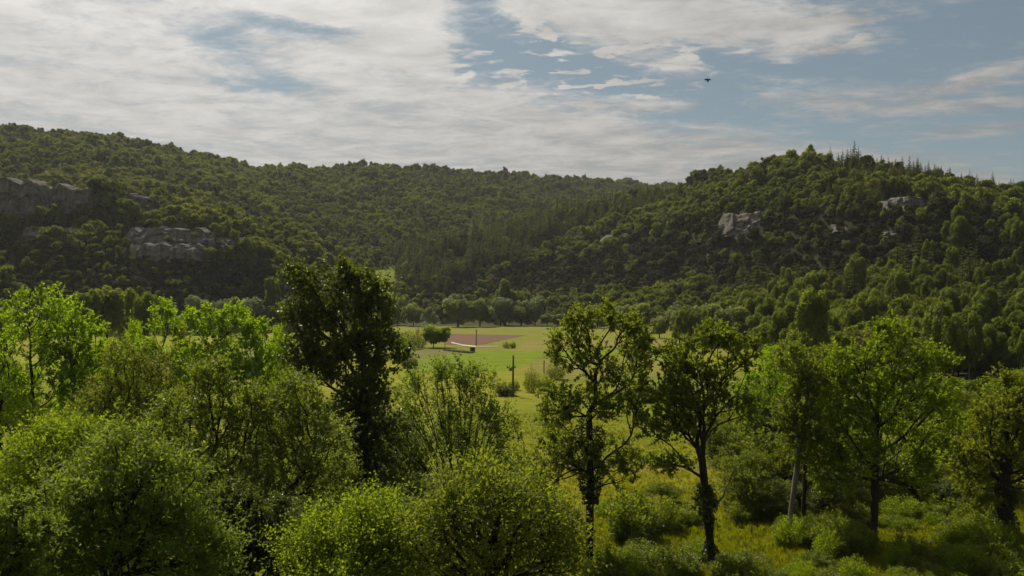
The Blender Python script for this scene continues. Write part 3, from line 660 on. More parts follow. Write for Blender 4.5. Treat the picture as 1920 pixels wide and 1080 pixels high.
RLAB = ['tall grey cliff at the far left edge below the hilltop woods', 'pale blocky cliff standing right of the tall grey cliff', 'small grey crag half hidden by trees right of the tall cliffs',
        'long grey rock band above a ledge on the left hill', 'lower rock band stacked right under the long ledge on the left hill', 'dim rock strip in the shade under the tall left cliff',
        'low broken rock strip at the right end of the left hill ledges', 'pale bare rock face in the middle of the dark right hill', 'small rock outcrop low beneath the pale bare rock face',
        'pale rock rib jutting at the foot of the bare rock face', 'narrow pale rock strip right of the bare rock face', 'broad grey rock face high on the right hill below its firs',
        'dim low rock strip beneath the broad grey face on the right hill', 'long low grey rock strip above the trees in mid right hill']
for i, (r, lb) in enumerate(zip(ROCKS, RLAB)):
    rock_face((r[0], r[1]), r[2], r[3], lb, ROCK if i >= 7 else ROCK_DARK, 60 + i)

# ------------------------------------------------------------------ woods on the hills
def stuff_forest(name, label, protos, pts, rots, scls, idx):
    """a wood too dense to count: one object that places tree meshes on points"""
    me = bpy.data.meshes.new(name); me.vertices.add(len(pts)); me.vertices.foreach_set('co', np.asarray(pts, np.float32).ravel())
    for nm, ty, arr in (('rz', 'FLOAT', rots), ('pick', 'INT', idx)):
        a = me.attributes.new(nm, ty, 'POINT'); a.data.foreach_set('value', np.asarray(arr, np.float32 if ty == 'FLOAT' else np.int32))
    a = me.attributes.new('scl', 'FLOAT_VECTOR', 'POINT'); a.data.foreach_set('vector', np.asarray(scls, np.float32).ravel())
    cl = bpy.data.collections.new(name + '_kinds')
    for i, p in enumerate(protos):
        cl.objects.link(bpy.data.objects.new('%s_kind_%02d' % (name, i), p))
    o = link(name, me); tag(o, label, None, None, 'stuff')
    ng = bpy.data.node_groups.new(name + '_spread', 'GeometryNodeTree')
    ng.interface.new_socket('Geometry', in_out='INPUT', socket_type='NodeSocketGeometry'); ng.interface.new_socket('Geometry', in_out='OUTPUT', socket_type='NodeSocketGeometry')
    n = ng.nodes; l = ng.links
    gi, go = n.new('NodeGroupInput'), n.new('NodeGroupOutput')
    ci = n.new('GeometryNodeCollectionInfo'); ci.inputs[0].default_value = cl; ci.inputs[1].default_value = True; ci.inputs[2].default_value = True
    ip = n.new('GeometryNodeInstanceOnPoints'); ip.inputs['Pick Instance'].default_value = True
    def attr(nm, ty):
        a = n.new('GeometryNodeInputNamedAttribute'); a.data_type = ty; a.inputs[0].default_value = nm
        return next(s for s in a.outputs if s.enabled and s.name == 'Attribute')
    l.new(gi.outputs[0], ip.inputs['Points']); l.new(ci.outputs[0], ip.inputs['Instance']); l.new(attr('pick', 'INT'), ip.inputs['Instance Index'])
    cx = n.new('ShaderNodeCombineXYZ'); l.new(attr('rz', 'FLOAT'), cx.inputs[2]); l.new(cx.outputs[0], ip.inputs['Rotation']); l.new(attr('scl', 'FLOAT_VECTOR'), ip.inputs['Scale'])
    l.new(ip.outputs[0], go.inputs[0])
    md = o.modifiers.new('spread', 'NODES'); md.node_group = ng
    return o

def woods():
    rng = np.random.default_rng(5)
    # running skyline of bare land per column, to leave out trees nobody sees
    cols = np.arange(-220, 2141, 6.0); Ys = np.exp(np.linspace(math.log(90), math.log(2100), 700))
    GX = (cols[:, None] - 960) / F * Ys[None]; GY = np.broadcast_to(Ys[None], GX.shape)
    GV = HZ - (height(GX, GY) + 3.0 - EYE) / GY * F
    sky = np.minimum.accumulate(GV, axis=1)
    pts = []
    for (ya, yb, sp) in ((110, 330, 4.1), (330, 620, 4.6), (620, 1000, 5.1), (1000, 1500, 6.4), (1500, 2050, 10.0)):
        w = 0.80 * yb; xs = np.arange(-w, w, sp); ys = np.arange(ya, yb, sp)
        X, Y = np.meshgrid(xs, ys); X = X + rng.uniform(-.42, .42, X.shape) * sp; Y = Y + rng.uniform(-.42, .42, Y.shape) * sp
        pts.append(np.stack([X.ravel(), Y.ravel()], 1))
    P = np.concatenate(pts); x, y = P.T; u = 960 + F * x / y
    k = (u > -170) & (u < 2090); x, y, u = x[k], y[k], u[k]
    z = height(x, y); v = HZ - (z - EYE) / y * F
    ci = np.clip(((u + 220) / 6).astype(int), 0, len(cols) - 1); yi = np.clip(np.searchsorted(Ys, y) - 1, 0, len(Ys) - 1)
    vt = HZ - (z + 11 - EYE) / y * F
    vis = vt < sky[ci, yi] + 6
    k = vis & (z > 3.2) & (y > 110); x, y, u, z, v = x[k], y[k], u[k], z[k], v[k]
    # belt of woodland on the level ground to the right and along the far edge of the fields
    bx, by = np.meshgrid(np.arange(60, 340, 5.6), np.arange(120, 560, 5.6)); bx = bx.ravel() + rng.uniform(-2, 2, bx.size); by = by.ravel() + rng.uniform(-2, 2, by.size)
    bu = 960 + F * bx / by; bz = height(bx, by); bv = HZ - (bz - EYE) / by * F
    kb = (bz <= 3.2) & (bu < 2060) & (((bu > 1425) & (bv < 722)) | ((bu > 1270) & (bv < 652)))
    x, y, u, z, v = [np.concatenate([a, b[kb]]) for a, b in zip((x, y, u, z, v), (bx, by, bu, bz, bv))]
    keep = np.ones(len(x), bool)
    ledge = np.zeros(len(x), bool); lr = rng.random(len(x))
    for (u0, u1, vb, vt_) in ROCKS:                     # bare rock stays bare, save for bushes at its foot
        inr_ = (u > u0 + 3) & (u < u1 - 3) & (v > vt_ + 4) & (v < vb); ledge |= inr_
        keep &= ~((u > u0 + 3) & (u < u1 - 3) & (v > vt_ + 4) & (v < vb + (14 if u1 < 470 else 5)) & (lr > 0.22))
    for poly in ([(688, 505), (742, 500), (745, 580), (694, 580)], [(618, 530), (628, 490), (650, 490), (646, 530)]):
        keep &= ~inpoly(u, v, poly)
    steep = inpoly(u, v, [(-200, 440), (230, 470), (400, 500), (560, 540), (560, 600), (-200, 615)])
    keep &= ~(steep & (fbm(x / 16, z / 9, 77, 3) < 0.30))
    dark = inpoly(u, v, [(1330, 450), (1560, 440), (1640, 430), (1640, 540), (1420, 545), (1330, 500)])
    pass
    keep &= ~((v > 612) & (u > 700) & (u < 1255) & (z < 6))
    x, y, u, z, v, steep, ledge = x[keep], y[keep], u[keep], z[keep], v[keep], steep[keep], ledge[keep]
    con = inpoly(u, v, [(735, 470), (850, 428), (1000, 390), (1130, 362), (1240, 342), (1330, 345), (1260, 385), (1150, 420), (1060, 440), (1010, 470), (960, 500), (900, 520), (860, 560), (790, 560), (740, 540)])
    con &= (y < 800); con &= (fbm(x / 24, y / 24, 88, 3) < 0.66) & (rng.random(len(u)) < 0.94)
    rim = (u > 1560) & (v < 350) & (y < 560) & (y > 300)
    beltc = inpoly(u, v, [(1330, 545), (1760, 520), (1900, 560), (1900, 620), (1330, 600)]) & (rng.random(len(u)) < 0.30)
    yel = (inpoly(u, v, [(-200, 300), (130, 318), (330, 350), (330, 372), (-200, 350)]) | inpoly(u, v, [(330, 372), (450, 372), (470, 430), (340, 440), (250, 424)])) & (rng.random(len(u)) < 0.8)
    kind = np.zeros(len(u), int)
    r = rng.random(len(u))
    kind[(y < 345)] = 1
    kind[yel] = 2
    kind[con | (rim & (r < 0.5)) | beltc] = 3
    mixc = (u > 1260) & (v < 400) & (y < 700) & (fbm(x / 30, y / 30, 91, 3) > 0.50) & (rng.random(len(u)) < 0.55)
    kind[mixc & (kind != 2)] = 3
    kind[rim & (r < 0.34)] = 4
    kind[(rng.random(len(u)) < 0.012) & (y < 600)] = 5
    kind[(kind == 3) & (v < 366) & (u > 1100) & (u < 1540)] = 0
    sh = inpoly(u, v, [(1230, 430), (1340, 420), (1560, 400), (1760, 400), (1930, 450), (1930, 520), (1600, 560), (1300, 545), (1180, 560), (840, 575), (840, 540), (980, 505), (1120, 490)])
    kind[(sh & (rng.random(len(u)) < 0.84) | steep & (rng.random(len(u)) < 0.5)) & (kind != 2)] = 6  # shade of these slopes is put into the leaf colour of their crowns
    pat = fbm(x / 34, y / 34, 101, 3)
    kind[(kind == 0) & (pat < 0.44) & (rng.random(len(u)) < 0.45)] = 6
    s = np.exp(rng.normal(size=len(u)) * 0.22).clip(0.6, 1.5) * (0.78 + 0.55 * sstep((fbm(x / 26, y / 26, 131, 2) - 0.35) / 0.3)); s *= np.where(kind == 1, 0.74, np.where(kind == 0, 0.82, 0.9))
    s = np.where((kind == 3) & (v < 400), s.clip(0, 1.1) * np.where(u > 1300, 0.8, 0.8), s); s = np.where((kind == 3) & (v >= 400) & (u < 1250), s.clip(0.6, 1.3) * rng.uniform(0.8, 1.45, len(u)), s); s = np.where(kind == 4, s.clip(0.9, 1.3) * 1.05, s); s = np.where(ledge, s * 0.55, s); s *= np.where(y > 1500, 1.25, 1.0) * np.where(steep, 0.72, 1.0)
    P = {0: P_hill, 1: P_mid, 2: P_hlime, 3: P_con, 4: P_spire, 5: P_rust, 6: P_dark_shade}
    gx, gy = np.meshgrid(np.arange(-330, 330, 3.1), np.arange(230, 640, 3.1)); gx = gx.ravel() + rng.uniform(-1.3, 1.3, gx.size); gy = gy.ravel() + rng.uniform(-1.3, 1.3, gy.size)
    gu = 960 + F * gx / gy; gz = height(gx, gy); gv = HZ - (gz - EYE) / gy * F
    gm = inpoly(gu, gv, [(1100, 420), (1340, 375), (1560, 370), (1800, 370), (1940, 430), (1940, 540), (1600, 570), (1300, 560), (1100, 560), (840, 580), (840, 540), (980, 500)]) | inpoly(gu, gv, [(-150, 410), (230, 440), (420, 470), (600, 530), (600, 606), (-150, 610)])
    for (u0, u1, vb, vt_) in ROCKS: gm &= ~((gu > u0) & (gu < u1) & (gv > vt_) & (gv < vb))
    m_ = int(gm.sum()); kd = np.where(rng.random(m_) < 0.78, 6, 0)  # low fill shrubs, mostly in the dark shade-toned foliage
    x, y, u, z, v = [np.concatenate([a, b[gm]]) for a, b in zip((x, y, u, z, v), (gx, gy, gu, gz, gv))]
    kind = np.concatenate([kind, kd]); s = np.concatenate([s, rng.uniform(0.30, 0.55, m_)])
    size = s * 10 / y
    rz = rng.uniform(0, 6.283, len(u))
    # singled out: the trees that show largest
    AX = [(60, 'the left edge'), (190, 'the leftmost bright tree'), (330, 'the bright left trees'), (440, 'the twin topped bright tree'), (545, 'the bright tree beside the dark one'),
          (640, 'the tall dark tree left half'), (745, 'the tall dark tree right half'), (835, 'the hedge left of the ploughed field'), (910, 'the ploughed field'), (1000, 'the open meadow gap'),
          (1090, 'the open oak left half'), (1190, 'the open oak right half'), (1270, 'the gap between the two oaks'), (1370, 'the forked oak'), (1450, 'the feathery bright tree'),
          (1530, 'the slender leaning trunk'), (1610, 'the broad oak left half'), (1700, 'the broad oak crown'), (1790, 'the gap beside the broad oak'), (1860, 'the far grass strip'), (9999, 'the right edge')]
    TONE = ['broad', 'rounded', 'taller', 'smaller']
    def zone_label(i, pr_):
        a = next(t for lim, t in AX if u[i] < lim)
        big = 'large' if s[i] > 1.12 else ('small' if s[i] < 0.82 else 'medium')
        if kind[i] in (3, 4):
            if u[i] > 1330 and v[i] < 360: lb = '%s dark fir on the skyline above %s' % (big, a)
            elif v[i] > 500 and u[i] > 1250: lb = '%s dark conifer in the leafy belt above %s' % (big, a)
            else: lb = '%s dark plantation conifer, %s rows, above %s' % (big, 'lowest' if v[i] > 530 else 'lower' if v[i] > 500 else 'middle' if v[i] > 460 else 'upper' if v[i] > 425 else 'topmost', a)
        elif kind[i] == 2: lb = '%s yellow green bush %s above %s' % (big, 'above the tall cliffs' if v[i] < 335 else 'on the cliff edge' if v[i] < 372 else 'on the upper ledge' if v[i] < 405 else 'on the lower ledge', a)
        elif kind[i] == 5: lb = '%s brownish tree among green ones above %s' % (big, a)
        else:
            row = 'in the front row' if v[i] > 690 else 'in the second row' if v[i] > 655 else 'in the third row' if v[i] > 620 else 'at the slope foot' if v[i] > 560 else 'on the lower slope' if v[i] > 480 else 'halfway up' if v[i] > 400 else 'high up'
            lb = '%s %s green tree %s above %s' % (big, 'dark' if kind[i] == 6 else 'upright' if 'upright' in pr_.name else 'round', row, a)
        return lb, lb.split(' ', 1)[1]
    single = np.zeros(len(u), bool)
    for kk, cap in ((0, 130), (1, 160), (2, 60), (3, 230), (4, 50), (5, 20), (6, 120)):
        j = np.where((kind == kk) & (u > 0) & (u < 1920))[0]
        if kk == 3: j = np.concatenate([j[(v[j] < 470) | (u[j] < 1250)], j[:0]]) if False else j
        j = j[np.argsort(-size[j])][:cap]; single[j] = True
    NM = {0: ('oak_tree', 'tree'), 1: ('woodland_tree', 'tree'), 2: ('bush', 'bush'), 3: ('conifer', 'conifer'), 4: ('fir_tree', 'fir tree'), 5: ('brown_tree', 'tree'), 6: ('dark_shade_tree', 'tree')}
    for i in np.where(single)[0]:
        nm, cat = NM[kind[i]]; pr = P[kind[i]]
        pr_ = pr[rng.integers(len(pr))]; o = link(nm, pr_, None, (x[i], y[i], z[i] - 0.2)); o.rotation_euler[2] = rz[i]
        o.scale = (s[i], s[i], s[i] * rng.uniform(0.85, 1.15)); lb, gp = zone_label(i, pr_); tag(o, lb, cat, gp)
    protos = []; start = {}
    for kk in range(7): start[kk] = len(protos); protos += P[kk]
    zones = [('left_hill_woods', 'green broadleaf woods covering the left and middle hills', ((kind != 3) & (kind != 4)) & (u <= 1130) | (y > 800)),
             ('right_hill_woods', 'green broadleaf woods covering the right hill and its foot', ((kind != 3) & (kind != 4)) & (u > 1130) & (y <= 800)),
             ('conifer_woods', 'dark conifer plantation running up the flank of the right hill', ((kind == 3) | (kind == 4)) & (y <= 800))]
    for nm, lb, mk in zones:
        j = np.where(mk & ~single)[0]
        if not len(j): continue
        pk = np.array([start[kind[i]] + rng.integers(len(P[kind[i]])) for i in j])
        sc = np.stack([s[j], s[j], s[j] * rng.uniform(0.85, 1.15, len(j))], 1)
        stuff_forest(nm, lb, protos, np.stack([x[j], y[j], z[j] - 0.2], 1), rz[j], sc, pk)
        print(nm, len(j))
    # scrub filling the gaps between crowns
woods()

# ------------------------------------------------------------------ trees and bushes placed one by one at middle distance
def place(protos, name, cat, u, vbot, vtop, wpx, label, group=None, Y=None, seed=0):
    rng = random.Random(int(u * 7 + vtop * 13 + seed))
    if Y is None: x, y = hit(u, vbot)
    else: y = Y; x = (u - 960) / F * Y
    z = float(height(x, y)); p = protos[rng.randrange(len(protos))]
    H = (EYE + (HZ - vtop) / F * y) - z
    co = np.empty(len(p.vertices) * 3, np.float32); p.vertices.foreach_get('co', co); co = co.reshape(-1, 3)
    h0 = co[:, 2].max(); w0 = np.percentile(np.abs(co[:, 0]), 98) * 2
    o = link(name, p, None, (x, y, z)); sx = wpx / F * y / w0
    o.scale = (sx, sx, H / h0); o.rotation_euler[2] = rng.random() * 6.28 if abs(sx) else 0
    return tag(o, label, cat, group)
P_bush = [shoot_bush('meadow_bush_%d' % i, R0, LM['oak'], 4, 4.2, 70, 50, 0.26, 0.30) for i in range(3)]
P_ybush = [blob_tree('yellow_bush_%d' % i, R0, LM['lime'], 5, 5, 0.06, 10, 2400, 0.28) for i in range(2)]
P_obush = [shoot_bush('olive_bush_%d' % i, R0, LM['olive'], 5, 3.8, 60, 36, 0.24, 0.26) for i in range(2)]
P_dbush = [shoot_bush('dark_bush_%d' % i, R0, LM['dark'], 4, 4.6, 80, 60, 0.26, 0.32) for i in range(2)]
P_loc = [blob_tree('bright_tree_%d' % i, R0, LM['locust'], 10, 7, 0.10, 14, 5200, 0.26) for i in range(3)]
P_well = [blob_tree('weeping_tree_%d' % i, R0, LM['lime'], 7, 7, 0.0, 12, 5200, 0.22, True) for i in range(1)]

river = [(745, 606, 556, 40, 0), (775, 612, 566, 40, 0), (806, 616, 574, 36, 1), (858, 613, 550, 62, 0), (900, 613, 560, 52, 0), (938, 611, 556, 56, 1), (978, 611, 562, 46, 0), (1004, 611, 554, 46, 1),
         (1026, 612, 586, 26, 0), (1046, 612, 588, 22, 0), (1064, 612, 590, 20, 1), (946, 606, 522, 44, 2), (1090, 613, 575, 40, 0), (1120, 615, 568, 44, 0), (1160, 618, 572, 46, 0),
         (1196, 624, 566, 50, 0), (1236, 634, 592, 38, 0), (1280, 640, 570, 60, 0), (1325, 645, 566, 56, 0), (1370, 650, 572, 60, 0),
         (372, 612, 552, 46, 1), (412, 612, 560, 36, 1), (462, 614, 556, 60, 1), (436, 612, 555, 24, 0), (530, 612, 560, 44, 1), (500, 606, 564, 32, 0), (556, 608, 556, 60, 1), (508, 596, 518, 32, 2),
         (590, 612, 570, 50, 0), (340, 622, 590, 40, 1), (430, 640, 596, 60, 1), (250, 662, 620, 50, 1), (690, 610, 560, 50, 0), (720, 612, 572, 40, 1)]
for (u, vb, vt, w, k) in river:
    pr, nm, lb, gp = [(P_riv, 'riverside_tree', 'dark green round tree in the row along the far edge of the fields', 'green riverside trees'),
                      (P_wil, 'willow_tree', 'silvery grey green willow in the row along the far edge of the fields', 'silvery willows by the fields'),
                      (P_pop, 'poplar_tree', 'tall narrow poplar rising above the row of riverside trees', 'poplars above the riverside row')][k]
    lb = '%s %s %s' % (['green round tree', 'silvery green willow', 'poplar'][k], 'in the far row' if vt < 586 else 'low in the far row', next(t for lim, t in (
        (300, 'behind the leftmost bright trees'), (385, 'left of the silvery willows'), (447, 'above the bright twin topped tree'), (515, 'beside the small ploughed plot'), (600, 'just left of the tall dark tree'),
        (700, 'behind the tall dark tree'), (760, 'just right of the tall dark tree'), (830, 'behind the yellow hedge'), (880, 'behind the left end of the ploughed field'), (920, 'behind the ploughed field'),
        (960, 'behind the right end of the ploughed field'), (1012, 'behind the lone meadow bush'), (1080, 'left of the big open oak top'), (1180, 'behind the big open oak top'), (1260, 'in the gap between the two oaks'), (9999, 'behind the forked oak top')) if u < lim))
    if k == 2: lb = 'tall narrow poplar standing out of the %s' % ('silvery willows at the foot of the left hill' if u < 700 else 'trees behind the ploughed field'); gp = None
    place(pr, nm, 'tree', u, max(vb, 610), vt, w, lb, gp)
# edge of the woods on the left beyond the bright trees
for i, (u, vb, vt, w) in enumerate([(165, 640, 540, 50), (200, 640, 534, 60), (235, 640, 538, 44), (272, 640, 545, 40), (10, 640, 575, 70), (90, 640, 570, 60)]):
    place(P_mid, 'woodland_tree', 'tree', u, vb, vt, w, 'mid green tree under the left cliffs, %s' % ['leftmost of the dark green clump', 'second in the dark green clump', 'third in the dark green clump', 'rightmost of the dark green clump', 'at the left edge behind bright leaves', 'behind the top of the leftmost bright tree'][i], 'green trees under the left cliffs', Y=250 + 12 * (i % 3))
MIDS = [
    (P_ybush, 'bush', 735, 668, 620, 46, 'yellow green bush at the left end of the far meadow hedge'),
    (P_obush, 'bush', 768, 655, 616, 40, 'olive bush next to the bright green round tree by the ploughed field'),
    (P_obush, 'bush', 788, 652, 606, 30, 'thin grey green tree left of the bright round bush by the ploughed field'),
    (P_ybush, 'bush', 812, 652, 608, 42, 'bright green round bush with a short trunk beside the ploughed field'),
    (P_ybush, 'bush', 834, 652, 612, 26, 'smaller bright bush touching the ploughed field on its left side'),
    (P_dbush, 'bush', 768, 690, 664, 32, 'dark bush below the yellow hedge at the left of the green field'),
    (P_bush, 'bush', 752, 680, 642, 40, 'mid green bush between the dark bush and the yellow hedge'),
    (P_obush, 'bush', 950, 653, 638, 16, 'small grey green bush alone in the middle of the far meadow'),
    (P_bush, 'bush', 962, 653, 638, 10, 'tiny bush beside the lone bush in the far meadow'),
    (P_dbush, 'bush', 948, 742, 712, 38, 'dark bush around the foot of the nearest utility pole'),
    (P_bush, 'bush', 964, 732, 710, 20, 'light green bush growing right behind the nearest utility pole'),
    (P_obush, 'bush', 996, 735, 682, 30, 'sparse upright shrub right of the nearest utility pole'),
    (P_bush, 'bush', 1022, 732, 700, 34, 'leafy green shrub between the sparse shrub and the big oak'),
    (P_obush, 'bush', 1042, 712, 672, 34, 'pale twiggy shrub behind the short post in the tan grass'),
    (P_dbush, 'hedge', 1215, 752, 715, 60, 'dark hedge across the meadow right of the big oak'),
    (P_dbush, 'hedge', 1175, 748, 722, 46, 'dark hedge end half hidden behind the big oak'),
    (P_rust, 'tree', 1200, 735, 640, 60, 'reddish brown conifer shaped tree right behind the big oak'),
    (P_well, 'tree', 1262, 800, 705, 76, 'soft light green drooping tree at the right edge of the open meadow'),
    (P_obush, 'tree', 1037, 812, 738, 62, 'small dark meadow tree with a bare trunk left of the big oak'),
    (P_dbush, 'bush', 1388, 880, 812, 44, 'round dark bush right of the forked oak trunk'),
    (P_dbush, 'tree', 1352, 872, 740, 70, 'dark dense tree behind the forked oak'),
]
for (pr, nm, u, vb, vt, w, lb) in MIDS: place(pr, 'small_tree' if nm == 'tree' else nm, nm, u, vb, vt, w, lb)
# wood filling the right half between the near trees
rr = random.Random(3)
for i in range(46):
    u = 1400 + rr.random() * 560; Y = 78 + rr.random() * 70; vt = 690 + rr.random() * 90 - (Y - 78) * 0.3
    if 1780 < u < 1900 and Y > 120: continue
    dk = rr.random()
    pr, nm, lb, gp = ((P_mid, 'woodland_tree', 'mid green tree standing in the thicket behind the big right hand trees', 'thicket trees behind the right trees') if dk < 0.45 else
                      (P_loc, 'bright_tree', 'bright green tree in the thicket behind the big right hand trees', 'bright thicket trees on the right') if dk < 0.75 else
                      (P_obush, 'olive_tree_bush', 'olive green bush in the thicket behind the big right hand trees', 'olive thicket bushes on the right'))
    where = next(t for lim, t in ((1450, 'behind the feathery bright tree'), (1530, 'behind the slender leaning trunk'), (1600, 'left of the broad oak'), (1680, 'behind the broad oak trunk'), (1760, 'behind the right of the broad oak'), (1840, 'left of the ivy clad tree'), (9999, 'behind the ivy clad tree')) if u < lim)
    lb = '%s thicket tree %s, %s' % ({'woodland_tree': 'mid green', 'bright_tree': 'bright green', 'olive_tree_bush': 'olive bushy'}[nm], where, 'nearer' if Y < 100 else 'middle' if Y < 125 else 'farther')
    place(pr, nm if nm != 'olive_tree_bush' else 'bush', 'tree' if nm != 'olive_tree_bush' else 'bush', u, 0, vt, 70 + rr.random() * 50, lb, gp, Y=Y)
for i in range(26):                                      # and the left half
    u = -20 + rr.random() * 640; Y = 105 + rr.random() * 90; vt = 655 + rr.random() * 50
    if rr.random() < 0.3: continue
    place(P_mid if rr.random() < .5 else P_bush, 'hedge_tree', 'tree', u, 0, vt, 40 + rr.random() * 30, 'low green hedge tree %s, %s row' % (next(t for lim, t in ((100, 'at the left edge'), (220, 'behind the leftmost bright trees'), (330, 'in the gap between the bright groups'), (450, 'behind the twin topped bright tree'), (560, 'left of the tall dark tree'), (9999, 'behind the tall dark tree')) if u < lim), 'nearer' if Y < 135 else 'middle' if Y < 165 else 'farther'), 'hedge trees in the left meadow', Y=Y)

# ------------------------------------------------------------------ posts and poles
def box(w, d, h, z=0, x=0, y=0):
    a, b = w / 2, d / 2
    V = np.array([(x + sx * a, y + sy * b, z + sz) for sz in (0, h) for sx, sy in ((-1, -1), (1, -1), (1, 1), (-1, 1))])
    return V, np.array([(3, 2, 1, 0), (4, 5, 6, 7), (0, 1, 5, 4), (1, 2, 6, 5), (2, 3, 7, 6), (3, 0, 4, 7)])
def pole(u, vb, vt, label, gear, r=0.16):
    x, y = hit(u, vb); z = float(height(x, y)); H = EYE + (HZ - vt) / F * y - z
    root = link('utility_pole', None, None, (x, y, z)); tag(root, label, 'utility pole')
    V, Q = tube([(0, 0, -0.5), (0, 0, H * .5), (0.05, 0, H)], [r * 1.15, r, r * 0.8], 8); link('shaft', make_mesh('shaft', V, Q, (WOOD,), None, True), root)
    V, Q = box(r * 2.0, r * 2.0, 0.08, H, 0.05); link('cap', make_mesh('cap', V, Q, (METAL,)), root)
    if gear:
        zc = EYE + (HZ - 690) / F * y - z
        V, Q = box(1.6, 0.14, 0.16, zc, -0.35, -0.2); br = link('crossarm', make_mesh('crossarm', V, Q, (WOOD,)), root)
        for k in (-1.05, -0.65, 0.35):
            V, Q = tube([(k, -0.2, zc + .16), (k, -0.2, zc + .34), (k, -0.2, zc + .46)], [0.05, 0.10, 0.05], 8); link('insulator', make_mesh('insulator', V, Q, (DARKSTONE,)), br)
        V, Q = tube([(-0.45, -0.35, zc - 0.5), (-0.45, -0.35, zc - 0.45), (-0.45, -0.35, zc + 0.1), (-0.45, -0.35, zc + 0.14)], [0.2, 0.3, 0.3, 0.2], 10)
        link('transformer', make_mesh('transformer', V, Q, (METAL,), None, True), root)
    else:
        V, Q = box(0.9, 0.1, 0.12, H - 0.5, 0, -0.15); link('crossarm', make_mesh('crossarm', V, Q, (WOOD,)), root)
pole(962, 742, 667, 'nearest dark wooden utility pole with crossarm, rising from a bush in the meadow', True, 0.17)
pole(893, 649, 618, 'distant wooden utility pole in front of the ploughed field', False, 0.17)
def post(u, vb, vt, label, mat, r, name='fence_post', Y=None, group=None):
    x, y = hit(u, vb) if Y is None else ((u - 960) / F * Y, Y)
    z = float(height(x, y)); H = EYE + (HZ - vt) / F * y - z
    V, Q = tube([(0, 0, -0.3), (0, 0, H * 0.6), (0.03, 0, H), (0.03, 0, H + 0.02)], [r, r, r * 0.92, r * 0.3], 8)
    return tag(link(name, make_mesh(name, V, Q, (mat,)), None, (x, y, z)), label, 'post', group)
post(1020, 700, 676, 'thin dark post standing in the tan grass left of the big oak', WOOD, 0.12, 'wooden_post')
post(1409, 1006, 985, 'short pale fence post in the bright grass right of the forked oak', BARK_PALE, 0.06)
post(1815, 740, 719, 'thin grey post in the far grass strip at the right', WOOD, 0.06)
x, y = hit(886, 660.5); zz = float(height(x, y))
root = link('stone_pier', None, None, (x, y, zz)); tag(root, 'dark stone pier at the end of the ditch below the distant pole', 'pier')
V, Q = box(1.5, 1.3, 1.6, -0.3); link('shaft', make_mesh('shaft', V, Q, (DARKSTONE,)), root)
V, Q = box(1.8, 1.6, 0.25, 1.302); link('cap', make_mesh('cap', V, Q, (DARKSTONE,)), root)
# dark ditch bank with brambles running left from the pier
for i in range(9):
    place(P_dbush, 'bramble', 'bush', 838 + i * 5.5, 657.5 + i * 0.6, 653.5 + i * 0.5, 13, 'dark bramble on the ditch bank left of the stone pier', 'brambles along the ditch', seed=i)

# ------------------------------------------------------------------ the near trees
H_ = hero
H_('tall bright green tree at the left edge with a thin dark trunk', 72, 78, [(70, 595, 62, 52), (30, 660, 55, 60), (105, 670, 50, 60), (20, 740, 50, 45), (90, 745, 45, 40)], 'locust', 620, 30, 0.30, 0.24, 0.15, seed=1, trunk_top=12.5, lean=-.3)
H_('bright green tree with a dark straight trunk, second from the left edge', 135, 80, [(150, 622, 42, 42), (180, 680, 38, 55), (130, 700, 45, 50), (160, 750, 45, 45)], 'locust', 480, 30, 0.30, 0.24, 0.15, seed=2, trunk_top=11)
H_('bright green tree cut off by the left edge of the view', 2, 74, [(-10, 640, 50, 60), (-30, 720, 60, 60), (20, 780, 50, 40)], 'locust', 380, 28, 0.30, 0.22, 0.14, seed=3, trunk_top=9)
H_('bright green tree with a rounded top left of the central pair', 300, 92, [(305, 610, 34, 42), (262, 665, 40, 36), (330, 690, 50, 45), (290, 730, 50, 40)], 'locust', 480, 28, 0.34, 0.27, 0.17, seed=4, grow=0.97, trunk_top=10)
H_('bright green tree with two rounded tops, middle of the left group', 400, 90, [(378, 608, 32, 36), (430, 615, 42, 44), (400, 670, 55, 50), (370, 720, 50, 45)], 'locust', 560, 28, 0.34, 0.27, 0.17, seed=5, grow=0.97, trunk_top=10)
H_('bright green tree at the right end of the left group beside the dark tree', 472, 88, [(470, 640, 36, 42), (495, 690, 30, 50), (450, 710, 45, 50), (490, 750, 40, 40)], 'locust', 460, 28, 0.34, 0.26, 0.16, seed=6, grow=0.97, trunk_top=9)
H_('olive green slender tree in front of the bright left trees', 232, 62, [(232, 680, 32, 45), (215, 745, 45, 50), (262, 760, 40, 55), (225, 820, 50, 50)], 'olive', 480, 26, 0.30, 0.17, 0.11, seed=7, trunk_top=9)
H_('thin olive tree with reddish leaves between the left trees and the pale one', 285, 60, [(278, 700, 34, 48), (305, 770, 42, 55), (280, 840, 55, 45)], 'olive', 420, 24, 0.30, 0.17, 0.11, seed=8, trunk_top=8)
H_('small olive tree behind the lower left foliage', 165, 60, [(170, 770, 40, 40), (150, 830, 50, 45), (200, 840, 45, 45)], 'olive', 380, 26, 0.32, 0.17, 0.11, seed=9, trunk_top=6)
H_('pale green tree with shiny leaves left of the dark central tree', 392, 42, [(395, 715, 34, 38), (350, 790, 55, 55), (430, 790, 60, 55), (380, 870, 70, 60), (450, 890, 60, 60), (330, 880, 50, 60)], 'pale', 760, 30, 0.26, 0.14, 0.09, seed=10, dens=1.8, trunk_top=7, bf=.3)
H_('wide pale green tree leaning against the dark central tree', 540, 44, [(560, 745, 45, 45), (500, 800, 55, 55), (590, 810, 60, 60), (520, 880, 65, 60), (600, 890, 55, 55), (480, 930, 55, 55)], 'pale', 800, 30, 0.27, 0.14, 0.09, seed=11, dens=1.8, trunk_top=6.5, bf=.3)
